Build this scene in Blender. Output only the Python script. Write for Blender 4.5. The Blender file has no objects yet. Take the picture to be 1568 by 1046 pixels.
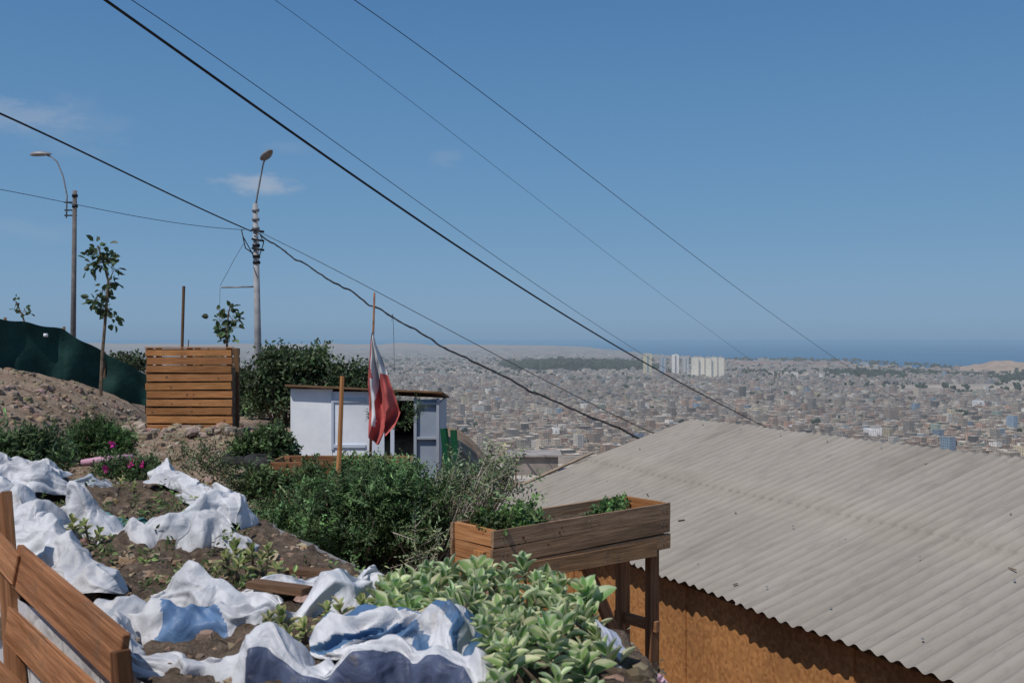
import bpy, math, numpy as np
from mathutils import Vector, Matrix, noise
rng=np.random.default_rng(7)
F=1524.4; U0=784.0; V0=518.0
def P(u,v,d): return Vector(((u-U0)/F*d, d, -(v-V0)/F*d))
scene=bpy.context.scene
# ---------------------------------------------------------------- materials
HAZE_EMIT=(0.262,0.308,0.372)
def newmat(name):
    m=bpy.data.materials.new(name); m.use_nodes=True
    nt=m.node_tree; nt.nodes.clear()
    out=nt.nodes.new('ShaderNodeOutputMaterial')
    return m,nt,out
def N(nt,t,**k):
    n=nt.nodes.new(t)
    for a,b in k.items(): setattr(n,a,b)
    return n
def ln(nt,a,b): nt.links.new(a,b)
def math_(nt,op,a,b=None,clamp=False):
    n=N(nt,'ShaderNodeMath',operation=op,use_clamp=clamp)
    for i,x in enumerate((a,b)):
        if x is None: continue
        if isinstance(x,(int,float)): n.inputs[i].default_value=x
        else: ln(nt,x,n.inputs[i])
    return n.outputs[0]
def mixc(nt,fac,a,b,mode='MIX'):
    n=N(nt,'ShaderNodeMix',data_type='RGBA',blend_type=mode)
    if isinstance(fac,(int,float)): n.inputs[0].default_value=fac
    else: ln(nt,fac,n.inputs[0])
    for i,x in ((6,a),(7,b)):
        if isinstance(x,tuple): n.inputs[i].default_value=(*x[:3],1)
        else: ln(nt,x,n.inputs[i])
    return n.outputs[2]
def noise_(nt,vec,scale,detail=4,rough=.55,mapscale=None):
    if mapscale:
        mp=N(nt,'ShaderNodeMapping'); mp.inputs['Scale'].default_value=mapscale
        ln(nt,vec,mp.inputs[0]); vec=mp.outputs[0]
    n=N(nt,'ShaderNodeTexNoise'); n.inputs['Scale'].default_value=scale
    n.inputs['Detail'].default_value=detail; n.inputs['Roughness'].default_value=rough
    ln(nt,vec,n.inputs['Vector']); return n.outputs['Fac']
def ramp(nt,fac,stops):
    r=N(nt,'ShaderNodeValToRGB'); ln(nt,fac,r.inputs[0])
    el=r.color_ramp.elements
    while len(el)<len(stops): el.new(0.5)
    for e,(p,c) in zip(el,stops):
        e.position=p; e.color=(*c,1) if isinstance(c,tuple) else (c,c,c,1)
    return r.outputs[0]
def painted_haze(nt,out,sh,L,col=HAZE_EMIT):  # paints air haze into a material: emission tint grows with distance from origin
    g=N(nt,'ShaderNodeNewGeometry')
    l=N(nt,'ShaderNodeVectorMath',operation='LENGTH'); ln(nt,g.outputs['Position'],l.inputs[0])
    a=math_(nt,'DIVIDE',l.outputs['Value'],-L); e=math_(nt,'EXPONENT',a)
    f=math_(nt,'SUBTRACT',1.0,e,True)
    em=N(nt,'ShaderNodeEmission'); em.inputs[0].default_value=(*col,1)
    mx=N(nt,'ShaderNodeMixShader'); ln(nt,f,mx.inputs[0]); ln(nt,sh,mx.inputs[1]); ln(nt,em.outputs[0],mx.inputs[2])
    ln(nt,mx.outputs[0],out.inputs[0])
def surf(name,c1,c2,scale=8,mapscale=None,rough=.85,bump=.3,bscale=40,useuv=False,usecol=True,detail=5,spec=.2,bdist=.01,stops=(.35,.65),crease=0,dirt=None):
    m,nt,out=newmat(name)
    tc=N(nt,'ShaderNodeTexCoord'); vec=tc.outputs['UV'] if useuv else tc.outputs['Object']
    f=noise_(nt,vec,scale,detail,.6,mapscale)
    c=ramp(nt,f,[(stops[0],c1),(stops[1],c2)])
    f2=noise_(nt,tc.outputs['Object'],scale*.17 if not useuv else 1.3,3)
    c=mixc(nt,1.0,c,ramp(nt,f2,[(.3,.72),(.7,1.12)]),'MULTIPLY')
    if usecol:
        a=N(nt,'ShaderNodeAttribute',attribute_name='Col'); c=mixc(nt,1.0,c,a.outputs['Color'],'MULTIPLY')
    if dirt:
        fd=noise_(nt,tc.outputs['Object'],dirt[0],7,.7); c=mixc(nt,ramp(nt,fd,[(dirt[1],0.),(dirt[1]+.12,dirt[3])]),c,dirt[2])
    b=N(nt,'ShaderNodeBsdfPrincipled'); b.inputs['Roughness'].default_value=rough
    b.inputs['Specular IOR Level'].default_value=spec
    ln(nt,c,b.inputs['Base Color'])
    if bump:
        bf=noise_(nt,vec,bscale,5,.65,mapscale)
        bp=N(nt,'ShaderNodeBump'); bp.inputs['Strength'].default_value=bump; bp.inputs['Distance'].default_value=bdist
        ln(nt,bf,bp.inputs['Height']); last=bp
        if crease:
            wv=N(nt,'ShaderNodeTexNoise'); wv.inputs['Scale'].default_value=5; ln(nt,tc.outputs['Object'],wv.inputs['Vector'])
            ad=N(nt,'ShaderNodeVectorMath',operation='MULTIPLY_ADD'); ln(nt,wv.outputs['Color'],ad.inputs[0]); ad.inputs[1].default_value=(.25,.25,.25); ln(nt,tc.outputs['Object'],ad.inputs[2])
            for sc_,ds in ((10,.030),(27,.010)):
                vo=N(nt,'ShaderNodeTexVoronoi',feature='DISTANCE_TO_EDGE'); vo.inputs['Scale'].default_value=sc_; ln(nt,ad.outputs[0],vo.inputs['Vector'])
                b2=N(nt,'ShaderNodeBump'); b2.inputs['Strength'].default_value=crease; b2.inputs['Distance'].default_value=ds
                ln(nt,vo.outputs['Distance'],b2.inputs['Height']); ln(nt,last.outputs[0],b2.inputs['Normal']); last=b2
        ln(nt,last.outputs[0],b.inputs['Normal'])
    ln(nt,b.outputs[0],out.inputs[0]); return m
def leafmat(name,trans=.3,hz=None,rough=.5):
    m,nt,out=newmat(name)
    a=N(nt,'ShaderNodeAttribute',attribute_name='Col')
    b=N(nt,'ShaderNodeBsdfPrincipled'); b.inputs['Roughness'].default_value=rough; b.inputs['Specular IOR Level'].default_value=.3
    ln(nt,a.outputs['Color'],b.inputs['Base Color'])
    t=N(nt,'ShaderNodeBsdfTranslucent'); ln(nt,a.outputs['Color'],t.inputs[0])
    mx=N(nt,'ShaderNodeMixShader'); mx.inputs[0].default_value=trans
    ln(nt,b.outputs[0],mx.inputs[1]); ln(nt,t.outputs[0],mx.inputs[2])
    if hz: painted_haze(nt,out,mx.outputs[0],hz); m.cycles.emission_sampling='NONE'
    else: ln(nt,mx.outputs[0],out.inputs[0])
    return m
WD=(7,.56,(.12,.085,.06),.55)
M_wood_or=surf('orange_wood',(.31,.13,.047),(.49,.24,.10),scale=3,mapscale=(1.2,22,1),useuv=True,bump=.35,bscale=6,dirt=(5,.60,(.16,.10,.06),.5))
M_wood_rb=surf('red_brown_wood',(.18,.08,.036),(.37,.185,.095),scale=3,mapscale=(1.0,16,1),useuv=True,bump=.5,bscale=6,dirt=WD)
M_wood_gr=surf('weathered_wood',(.24,.145,.08),(.45,.295,.18),scale=3,mapscale=(1.2,20,1),useuv=True,bump=.4,bscale=6,dirt=WD)
M_wood_dk=surf('dark_wood',(.10,.055,.03),(.2,.12,.07),scale=3,mapscale=(1.2,20,1),useuv=True,bump=.4,bscale=6)
M_sack=surf('woven_sack',(.44,.44,.465),(.64,.64,.66),scale=7,bump=.2,bscale=90,rough=.5,spec=.3,bdist=.004,stops=(.25,.55),crease=.32,dirt=(9,.57,(.26,.22,.185),.5))
M_soil=surf('garden_soil',(.10,.07,.048),(.25,.185,.135),scale=22,bump=1,bscale=70,bdist=.03,usecol=False)
M_rock=surf('stone',(.25,.20,.155),(.45,.38,.31),scale=6,bump=.5,bscale=30)
M_conc=surf('concrete_pole',(.30,.30,.31),(.42,.42,.42),scale=4,bump=.2)
M_concd=surf('concrete_pole_dark',(.13,.12,.12),(.21,.19,.18),scale=4,bump=.2)
M_metal=surf('grey_metal',(.16,.165,.18),(.27,.28,.30),scale=5,rough=.45,spec=.5,bump=.05)
M_black=surf('cable_rubber',(.012,.012,.014),(.03,.03,.035),scale=4,bump=0,rough=.6)
M_white=surf('white_paint',(.74,.76,.79),(.86,.87,.88),scale=3,bump=.15,bscale=20,dirt=(4,.62,(.42,.40,.38),.4))
M_net=surf('green_netting',(.010,.040,.035),(.017,.062,.053),scale=3,bump=.4,bscale=9,bdist=.04,rough=.8)
M_cloth=surf('flag_cloth',(.85,.85,.85),(1,1,1),scale=8,bump=.1)
M_rubber=surf('tyre_rubber',(.02,.02,.02),(.05,.05,.05),scale=9,bump=.4)
M_plain=surf('plaster',(.36,.32,.28),(.50,.45,.40),scale=3,bump=.2)
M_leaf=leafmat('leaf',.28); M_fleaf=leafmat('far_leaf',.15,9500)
M_bark=surf('bark',(.12,.085,.055),(.24,.18,.13),scale=12,bump=.6,bscale=40)
M_pbark=surf('pale_bark',(.28,.24,.19),(.43,.38,.32),scale=12)
# ---------------------------------------------------------------- mesh helpers
class MB:
    def __init__(s): s.v=[];s.f=[];s.uv=[];s.c=[];s.m=[]
    def face(s,idx,uv,col=(1,1,1),m=0): s.f.append(idx);s.uv.append(uv);s.c.append(col);s.m.append(m)
    def box(s,c,size,R=None,m=0,col=None,jit=0):
        if col is None:
            k=rng.uniform(.78,1.15); col=(k,k*rng.uniform(.95,1.03),k*rng.uniform(.9,1.05))
        R=R or Matrix.Identity(3); c=Vector(c); b=len(s.v)
        h=[x/2 for x in size]
        cs=[(-1,-1,-1),(1,-1,-1),(1,1,-1),(-1,1,-1),(-1,-1,1),(1,-1,1),(1,1,1),(-1,1,1)]
        for k in cs:
            j=Vector(rng.normal(0,jit,3)) if jit else Vector((0,0,0))
            s.v.append(c+R@Vector((k[0]*h[0],k[1]*h[1],k[2]*h[2]))+j)
        ax=sorted(range(3),key=lambda i:-size[i]); o=rng.uniform(0,50); o2=rng.uniform(0,9)
        for f in ((0,3,2,1),(4,5,6,7),(0,1,5,4),(1,2,6,5),(2,3,7,6),(3,0,4,7)):
            uv=[]
            for i in f:
                p=[cs[i][k]*h[k] for k in range(3)]
                uv.append((p[ax[0]]+o, p[ax[1]]+p[ax[2]]+o2))
            s.face([b+i for i in f],uv,col,m)
    def beam(s,a,b,w,h,up=(0,0,1),m=0,col=None,jit=0):
        a=Vector(a);b=Vector(b);x=(b-a).normalized();y=Vector(up).cross(x).normalized();z=x.cross(y)
        s.box((a+b)/2,((b-a).length,w,h),Matrix((x,y,z)).transposed(),m,col,jit)
    def tube(s,pts,r,n=8,m=0,col=(1,1,1)):
        pts=[Vector(p) for p in pts]
        if not hasattr(r,'__len__'): r=[r]*len(pts)
        b=len(s.v); ref=Vector((.37,.91,.18))
        for i,p in enumerate(pts):
            t=(pts[min(i+1,len(pts)-1)]-pts[max(i-1,0)]).normalized()
            a=t.cross(ref).normalized(); c=t.cross(a)
            for k in range(n):
                q=2*math.pi*k/n; s.v.append(p+(a*math.cos(q)+c*math.sin(q))*r[i])
        for i in range(len(pts)-1):
            for k in range(n):
                k2=(k+1)%n
                s.face([b+i*n+k,b+i*n+k2,b+(i+1)*n+k2,b+(i+1)*n+k],[(i*.1,k/n),(i*.1,(k+1)/n),(i*.1+.1,(k+1)/n),(i*.1+.1,k/n)],col,m)
        s.face([b+k for k in range(n)][::-1],[(0,0)]*n,col,m)
        s.face([b+(len(pts)-1)*n+k for k in range(n)],[(0,0)]*n,col,m)
    def grid(s,G,m=0,colf=None):
        b=len(s.v);nr=len(G);nc=len(G[0])
        for r in G:
            for p in r: s.v.append(Vector(p))
        for i in range(nr-1):
            for j in range(nc-1):
                a=b+i*nc+j
                s.face([a,a+1,a+nc+1,a+nc],[(j/nc,i/nr),((j+1)/nc,i/nr),((j+1)/nc,(i+1)/nr),(j/nc,(i+1)/nr)],colf(i/(nr-1),j/(nc-1)) if colf else (1,1,1),m)
    def build(s,name,mats,smooth=False,bevel=0):
        me=bpy.data.meshes.new(name); me.from_pydata([tuple(v) for v in s.v],[],s.f)
        uvl=me.uv_layers.new(name='UVMap')
        flat=[x for f in s.uv for p in f for x in p]; uvl.data.foreach_set('uv',flat)
        ca=me.color_attributes.new('Col','FLOAT_COLOR','CORNER'); cc=[]
        for f,c in zip(s.f,s.c): cc+= [c[0],c[1],c[2],1]*len(f)
        ca.data.foreach_set('color',cc)
        for mt in (mats if isinstance(mats,(list,tuple)) else [mats]): me.materials.append(mt)
        me.polygons.foreach_set('material_index',s.m)
        me.polygons.foreach_set('use_smooth',[smooth]*len(s.f))
        o=bpy.data.objects.new(name,me); scene.collection.objects.link(o)
        if bevel:
            b=o.modifiers.new('b','BEVEL'); b.width=bevel; b.segments=1; b.limit_method='ANGLE'
        return o
def quads(name,V,Q,cols,mat,uv=None,smooth=False):
    V=np.asarray(V,dtype=np.float32).reshape(-1,3); Q=np.asarray(Q,dtype=np.int32).reshape(-1,4)
    me=bpy.data.meshes.new(name); me.vertices.add(len(V)); me.vertices.foreach_set('co',V.ravel())
    me.loops.add(len(Q)*4); me.loops.foreach_set('vertex_index',Q.ravel())
    me.polygons.add(len(Q)); me.polygons.foreach_set('loop_start',np.arange(len(Q),dtype=np.int32)*4)
    me.update(calc_edges=True)
    if cols is not None:
        ca=me.color_attributes.new('Col','FLOAT_COLOR','CORNER')
        c=np.ones((len(Q),4,4),dtype=np.float32); c[:,:,:3]=np.asarray(cols)[:,None,:]
        ca.data.foreach_set('color',c.ravel())
    if uv is not None:
        l=me.uv_layers.new(name='UVMap'); l.data.foreach_set('uv',np.asarray(uv,dtype=np.float32).ravel())
    me.polygons.foreach_set('use_smooth',np.full(len(Q),smooth))
    me.materials.append(mat)
    o=bpy.data.objects.new(name,me); scene.collection.objects.link(o); return o
def group(name,objs):
    e=bpy.data.objects.new(name,None); scene.collection.objects.link(e)
    for i,o in enumerate(objs): o.parent=e
    return e
def nrm(a): return a/np.maximum(np.linalg.norm(a,axis=1,keepdims=True),1e-9)
def leaves(name,pos,dr,L,W,col,mat=None,fold=.12,up=.8):
    n=len(pos); pos=np.asarray(pos); dr=nrm(np.asarray(dr)); L=np.broadcast_to(L,(n,))[:,None]; W=np.broadcast_to(W,(n,))[:,None]
    b=rng.normal(0,1,(n,3)); b[:,2]+=up
    side=nrm(np.cross(dr,b)); nn=np.cross(side,dr)
    V=np.stack([pos, pos+dr*L*.28+side*W*.46+nn*W*fold, pos+dr*L*.7+side*W*.4+nn*W*fold,
                pos+dr*L-nn*L*.12, pos+dr*L*.7-side*W*.4+nn*W*fold, pos+dr*L*.28-side*W*.46+nn*W*fold],1)
    i=np.arange(n)[:,None]*6
    Q=np.stack([i+np.array([[0,1,2,3]]),i+np.array([[0,3,4,5]])],1)
    c=np.repeat(np.asarray(col),2,axis=0)
    return quads(name,V,Q,c,mat or M_leaf)
def pal(n,base,var=.25):
    c=np.array(base)[None,:]*np.exp(rng.normal(0,var,(n,1)))*np.exp(rng.normal(0,.08,(n,3)))
    return np.clip(c,0,1)
pts=[(x,y,z) for x in(-1,0,1) for y in(-1,0,1) for z in(-1,0,1) if (x,y,z)!=(0,0,0)]
ix={p:i for i,p in enumerate(pts)}; LQ=[]
for ax in range(3):
    for sg in(-1,1):
        o=[a for a in range(3) if a!=ax]
        for a in(-1,0):
            for b in(-1,0):
                q=[]
                for da,db in((0,0),(1,0),(1,1),(0,1)):
                    p=[0,0,0];p[ax]=sg;p[o[0]]=a+da;p[o[1]]=b+db;q.append(ix[tuple(p)])
                if (sg>0)==(ax==1): q=q[::-1]
                LQ.append(q)
LV=np.array(pts,float); LV=.75*LV/np.linalg.norm(LV,axis=1,keepdims=True)+.25*LV*.8; LQ=np.array(LQ)
def lumps(name,pos,size,cols,mat,jit=.15,smooth=False):
    pos=np.asarray(pos); n=len(pos); size=np.asarray(size)
    if size.ndim==1: size=size[:,None]*np.ones((1,3))
    a=rng.uniform(0,6.28,n); ca,sa=np.cos(a),np.sin(a)
    V=LV[None]*(1+rng.normal(0,jit,(n,26,1)))*size[:,None,:]
    X=V[:,:,0]*ca[:,None]-V[:,:,1]*sa[:,None]; Y=V[:,:,0]*sa[:,None]+V[:,:,1]*ca[:,None]
    V=np.stack([X,Y,V[:,:,2]],2)+pos[:,None,:]
    Q=LQ[None]+(np.arange(n)*26)[:,None,None]
    return quads(name,V,Q,np.repeat(cols,24,axis=0),mat,smooth=smooth)
# ---------------------------------------------------------------- terrain
k=1.6
E1=np.array([.8315,7.2])*k; ed=np.array([-.4472,.8944]); pd=np.array([.8944,.4472]); ZE=-1.616*k
def ss(a,b,x):
    t=np.clip((x-a)/(b-a),0,1); return t*t*(3-2*t)
def nz(x,y,s,seed=0):
    return (np.sin(x*s*1.3+seed+1.7*np.sin(y*s*.9+seed))+np.sin(y*s*1.1-seed*2+1.3*np.sin(x*s*.7))+.5*np.sin((x+y)*s*2.3+seed)+.5*np.sin((x-y)*s*2.9-seed))/3
def H(x,y):
    x=np.asarray(x,float); y=np.asarray(y,float)
    z=-1.6-.06*np.clip(y-17,0,60)
    x0=-2.4-.25*np.clip(y,0,24)
    r=np.clip((x0-x)*.8,0,3); z=z+1.25*(1-np.exp(-r/1.0))*ss(4,9,y)
    q=-((x-E1[0])*pd[0]+(y-E1[1])*pd[1])
    t=ss(.8,3.9,q)
    lo=-5.2
    near=ss(15.6,14.2,y)
    z=z*(1-(1-t)*near)+lo*(1-t)*near
    z=z+(-1.0)*ss(-1.2,.2,x)*(1-near)
    z=z+.05*nz(x,y,1.7)*ss(60,30,y)+.02*nz(x,y,6,2)*ss(40,30,y)
    y0=19+26*ss(-5,-9,x)
    z=z-.34*np.clip(y-y0,0,None)
    z=z-.4*np.clip(x-8,0,None)
    far=np.hypot(x,y)
    return np.where((z<-130)|(far>1500),-130,z)
def axis(a,b,st,far,g=1.13):
    c=list(np.arange(a,b,st)); s=st;x=c[-1];R=[]
    while x<far: s*=g; x+=s; R.append(x)
    s=st;x=a;Lf=[]
    while x>-far: s*=g; x-=s; Lf.append(x)
    return np.array(Lf[::-1]+c+R)
xs=axis(-14,6,.14,80000); ys=axis(3,26,.16,80000)
X,Y=np.meshgrid(xs,ys); Z=H(X,Y)
near_m=((X<-3)&(Y<30)&(Y>8)); Z=Z+near_m*(rng.normal(0,.014,X.shape))
n0,n1=X.shape
idx=(np.arange(n0-1)[:,None]*n1+np.arange(n1-1)[None]).ravel()
Q=np.stack([idx,idx+1,idx+n1+1,idx+n1],1)
m,nt,out=newmat('ground_dirt')
g=N(nt,'ShaderNodeNewGeometry'); pos=g.outputs['Position']
f=noise_(nt,pos,2.2,8,.65); c=ramp(nt,f,[(.32,(.18,.12,.08)),(.52,(.33,.24,.17)),(.7,(.43,.34,.26))])
f2=noise_(nt,pos,14,6,.7); c=mixc(nt,1,c,ramp(nt,f2,[(.3,.62),(.65,1.12)]),'MULTIPLY')
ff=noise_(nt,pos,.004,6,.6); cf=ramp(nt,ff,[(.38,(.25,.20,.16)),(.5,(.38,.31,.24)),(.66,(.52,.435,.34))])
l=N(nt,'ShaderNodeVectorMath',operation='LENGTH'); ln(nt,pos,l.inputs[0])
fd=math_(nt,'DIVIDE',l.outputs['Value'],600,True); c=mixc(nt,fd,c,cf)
b=N(nt,'ShaderNodeBsdfPrincipled'); b.inputs['Roughness'].default_value=.95; b.inputs['Specular IOR Level'].default_value=.1
ln(nt,c,b.inputs['Base Color'])
bp=N(nt,'ShaderNodeBump'); bp.inputs['Strength'].default_value=.9; bp.inputs['Distance'].default_value=.04; ln(nt,noise_(nt,pos,11,8,.7),bp.inputs['Height']); ln(nt,bp.outputs[0],b.inputs['Normal'])
painted_haze(nt,out,b.outputs[0],6200); m.cycles.emission_sampling='NONE'
quads('ground',np.stack([X,Y,Z],2),Q,None,m,smooth=True)
# ---------------------------------------------------------------- ocean
def coast(x): return np.interp(x,[-1e5,980,1005,1040,1210,1900,1e5],[16000,15000,13200,7600,5660,3750,3600])
ox=np.concatenate([np.linspace(-60000,900,40),np.linspace(950,2000,60),np.linspace(2100,60000,40)])
cy=coast(ox)+60*nz(ox,ox*0,.01)
V=np.concatenate([np.stack([ox,cy,np.full_like(ox,-128.5)],1),np.stack([ox,np.full_like(ox,90000.),np.full_like(ox,-128.5)],1)])
n=len(ox); i=np.arange(n-1); Q=np.stack([i,i+1,i+1+n,i+n],1)
m,nt,out=newmat('ocean_water')
b=N(nt,'ShaderNodeBsdfPrincipled'); b.inputs['Roughness'].default_value=.7; b.inputs['Specular IOR Level'].default_value=.12
g=N(nt,'ShaderNodeNewGeometry'); ff=noise_(nt,g.outputs['Position'],.0008,4,.5,(1,.3,1)); ln(nt,ramp(nt,ff,[(.35,(.080,.150,.230)),(.65,(.09,.165,.25))]),b.inputs['Base Color'])
painted_haze(nt,out,b.outputs[0],10500,(.180,.298,.448)); m.cycles.emission_sampling='NONE'
quads('ocean',V,Q,None,m)
# ---------------------------------------------------------------- city
m,nt,out=newmat('city_walls')
a=N(nt,'ShaderNodeAttribute',attribute_name='Col'); tc=N(nt,'ShaderNodeTexCoord')
sep=N(nt,'ShaderNodeSeparateXYZ'); ln(nt,tc.outputs['UV'],sep.inputs[0])
def band(v,per,lo,hi):
    fr=math_(nt,'FRACT',math_(nt,'DIVIDE',v,per)); return math_(nt,'MULTIPLY',math_(nt,'GREATER_THAN',fr,lo),math_(nt,'LESS_THAN',fr,hi))
w=math_(nt,'MULTIPLY',band(sep.outputs[0],2.9,.25,.72),band(sep.outputs[1],2.8,.35,.78))
w=math_(nt,'MULTIPLY',w,.75)
c=mixc(nt,w,a.outputs['Color'],(.03,.03,.035))
g=N(nt,'ShaderNodeNewGeometry'); f=noise_(nt,g.outputs['Position'],.35,3); c=mixc(nt,1,c,ramp(nt,f,[(.3,.75),(.7,1.15)]),'MULTIPLY')
f=noise_(nt,g.outputs['Position'],.006,4); c=mixc(nt,1,c,ramp(nt,f,[(.35,(.92,.87,.84)),(.65,(1.32,1.25,1.15))]),'MULTIPLY')
b=N(nt,'ShaderNodeBsdfDiffuse'); ln(nt,c,b.inputs[0]); painted_haze(nt,out,b.outputs[0],5600); m.cycles.emission_sampling='NONE'
M_city=m
def boxes(name,cx,cy,w,d,h,z0,ang,wc,rc,mat):
    n=len(cx); ca,sa=np.cos(ang),np.sin(ang)
    L=np.array([[-.5,-.5,0],[.5,-.5,0],[.5,.5,0],[-.5,.5,0],[-.5,-.5,1],[.5,-.5,1],[.5,.5,1],[-.5,.5,1]])
    lx=L[None,:,0]*w[:,None]; ly=L[None,:,1]*d[:,None]; lz=L[None,:,2]*h[:,None]+z0[:,None]
    X=lx*ca[:,None]-ly*sa[:,None]+cx[:,None]; Y=lx*sa[:,None]+ly*ca[:,None]+cy[:,None]
    V=np.stack([X,Y,lz],2)
    Fq=np.array([[0,1,5,4],[1,2,6,5],[2,3,7,6],[3,0,4,7],[4,5,6,7]])
    Q=Fq[None]+(np.arange(n)*8)[:,None,None]
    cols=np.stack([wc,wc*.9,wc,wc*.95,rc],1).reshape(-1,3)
    uv=np.zeros((n,5,4,2)); off=rng.uniform(0,3,n)
    for f,wd in ((0,w),(1,d),(2,w),(3,d)):
        uv[:,f,1,0]=uv[:,f,2,0]=wd; uv[:,f,2,1]=uv[:,f,3,1]=h; uv[:,f,:,0]+=off[:,None]
    return quads(name,V,Q,cols,mat,uv)
PALS=np.array([[.31,.215,.165],[.37,.265,.205],[.31,.25,.205],[.34,.315,.285],[.27,.25,.23],[.47,.41,.34],[.42,.36,.295],[.68,.66,.62],[.20,.28,.38],[.49,.43,.30],[.23,.29,.25],[.12,.11,.10],[.40,.25,.19]])
PW=np.array([.13,.13,.13,.13,.11,.12,.12,.06,.025,.02,.012,.07,.03]); PW=PW/PW.sum()
PR=np.array([[.43,.38,.32],[.34,.30,.255],[.49,.44,.38],[.22,.18,.155],[.55,.51,.46],[.34,.275,.225]])
def zone(cx,cy):
    ok=(np.abs(cx)<.72*cy+60)&(cy<coast(cx)-60)
    ok&=~((cx>-30)&(cx<620)&(cy>3850)&(cy<4500))
    ok&=~((cx>780)&(cx<1330)&(cy>3000)&(cy<3900)&(rng.random(len(cx))>.10))
    ok&=~((cx>450)&(cx<1000)&(cy>4500)&(cy<5600)&(rng.random(len(cx))>.3))
    ok&=~((cx>1700)&(cx<2200)&(cy>3300))
    ok&=~((nz(cx,cy,.0021,3)>.55)&(cy>2300))
    ok&=~((nz(cx,cy,.0045,8)>.74)&(cy>1500))
    return ok
S=[]
def grid_city(r0,r1,sx,sy,ang,st_x,st_y,hs,hm,keep):
    R=r1*1.25; a=np.arange(-R,R,sx); b_=np.arange(0,R,sy)
    A,B=np.meshgrid(a,b_); A=A.ravel();B=B.ravel()
    ia=np.round(A/sx).astype(int); ib=np.round(B/sy).astype(int)
    A=A+ (ia//8)*st_x; B=B+(ib//2)*st_y
    kx=np.cos(ang)*A-np.sin(ang)*B; ky=np.sin(ang)*A+np.cos(ang)*B
    r=ky; sel=(r>r0)&(r<r1)&zone(kx,ky)&(rng.random(len(A))<keep); kx=kx[sel];ky=ky[sel];n=len(kx)
    kx=kx+rng.normal(0,.06*sx,n); ky=ky+rng.normal(0,.06*sy,n)
    w=sx*rng.uniform(.8,1.05,n)*np.where(rng.random(n)<.04,1.9,1); d=sy*rng.uniform(.6,1.0,n)
    h=np.maximum(2.6,np.round(rng.gamma(hs,1/hs*hm,n))*2.8+rng.uniform(.1,.9,n))
    wc=PALS[rng.choice(len(PALS),n,p=PW)]*rng.uniform(.65,1.25,(n,1)); rc=PR[rng.integers(0,len(PR),n)]*rng.uniform(.6,1.2,(n,1))
    S.append((kx,ky,w,d,h,np.full(n,-130.),ang+rng.normal(0,.03,n),wc,rc))
    q=rng.random(n)<.5; nn=q.sum()
    S.append((kx[q]+rng.uniform(-.25,.25,nn)*w[q],ky[q]+rng.uniform(-.25,.25,nn)*d[q],w[q]*rng.uniform(.25,.6,nn),d[q]*rng.uniform(.2,.5,nn),rng.uniform(1.5,3.,nn),-130+h[q],np.full(nn,ang),PALS[rng.choice(len(PALS),nn,p=PW)]*rng.uniform(.7,1.3,(nn,1)),PR[rng.integers(0,len(PR),nn)]))
grid_city(850,3300,9,14,math.radians(24),8,10,3.5,2.5,.92)
grid_city(3300,7600,22,26,math.radians(-12),12,12,4,2.6,.85)
grid_city(7600,15800,75,75,math.radians(10),20,20,4,3.2,.8)
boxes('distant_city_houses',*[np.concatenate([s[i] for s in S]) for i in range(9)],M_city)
def tower(name,u0,u1,vt,vb,colr,accent=None,n=1):
    d=130*F/(vb-V0); x0=(u0-U0)/F*d; x1=(u1-U0)/F*d; h=130-(vt-V0)/F*d
    B=[];wd=(x1-x0)/n
    for i in range(n):
        dy=6*(i%2)
        B.append((x0+wd*(i+.5),d+dy,wd*.92,18,h*(1-.02*(i%3)),-130,colr))
        B.append((x0+wd*(i+.5),d+dy,wd*.4,8,h+4,-130,(.45,.45,.45)))
        if n>1: B.append((x0+wd*(i+1),d-4,wd*.10,14,h-2,-130,accent or (.3,.3,.3)))
        else: B.append((x0+wd*.5,d-9.3,wd*.22,1,h-3,-130,accent or (.3,.3,.3)))
    a=[np.array([b[j] for b in B],float) for j in range(6)]; cc=np.array([b[6] for b in B])
    boxes(name,*a,np.zeros(len(B))+.06,cc,cc*.8,M_city)
tower('apartment_tower',985,998,542,575,(.80,.72,.46),(.2,.35,.4))
tower('apartment_tower',1010,1019,546,575,(.40,.46,.54),(.15,.3,.5))
tower('apartment_tower',1029,1039,543,576,(.95,.95,.92),(.2,.2,.22))
tower('apartment_tower',1046,1054,547,577,(.55,.58,.62),(.3,.3,.3))
tower('apartment_block',1059,1108,547,581,(1.0,.95,.80),(.5,.47,.4),5)
tower('white_warehouse',1325,1357,656,671,(.95,.95,.96),(.8,.8,.8))
tower('low_red_building',1120,1300,553,560,(.48,.25,.19),(.4,.3,.25),7)
tower('white_house',455,462,549,562,(.8,.8,.8)); tower('white_house',1210,1240,651,662,(.75,.76,.8))
tower('white_house',1492,1504,613,628,(.85,.86,.9)); tower('white_house',845,856,655,672,(.8,.8,.82))
tp=[];tz=[]
def trees(n,x0,x1,y0,y1,s0,s1,zb=-130,hill=0):
    x=rng.uniform(x0,x1,n);y=rng.uniform(y0,y1,n);s=rng.uniform(s0,s1,n)
    hh=hill*np.sin(np.clip((x-x0)/(x1-x0),0,1)*math.pi)*(.6+.4*nz(x,y,.01))
    for a in zip(x,y,zb+hh+s*.8): tp.append(a)
    tz.extend(s)
trees(1800,-20,610,3850,4500,8,14,hill=30)
trees(260,-60,300,4300,5200,8,14,hill=10)
trees(300,1150,1500,3300,3700,6,12)
trees(260,1450,2050,3000,3600,5,10)
trees(160,150,420,2900,3100,5,8)
x=rng.uniform(-1500,2000,4600);y=rng.uniform(1000,6000,4600);o=(np.abs(x)<.65*y)
for a,b_ in zip(x[o],y[o]):
    s=rng.uniform(2.2,4.5)*(1+b_/5000); tp.append((a,b_,-130+s*1.1)); tz.append(s)
tp=np.array(tp);tz=np.array(tz)
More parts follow.
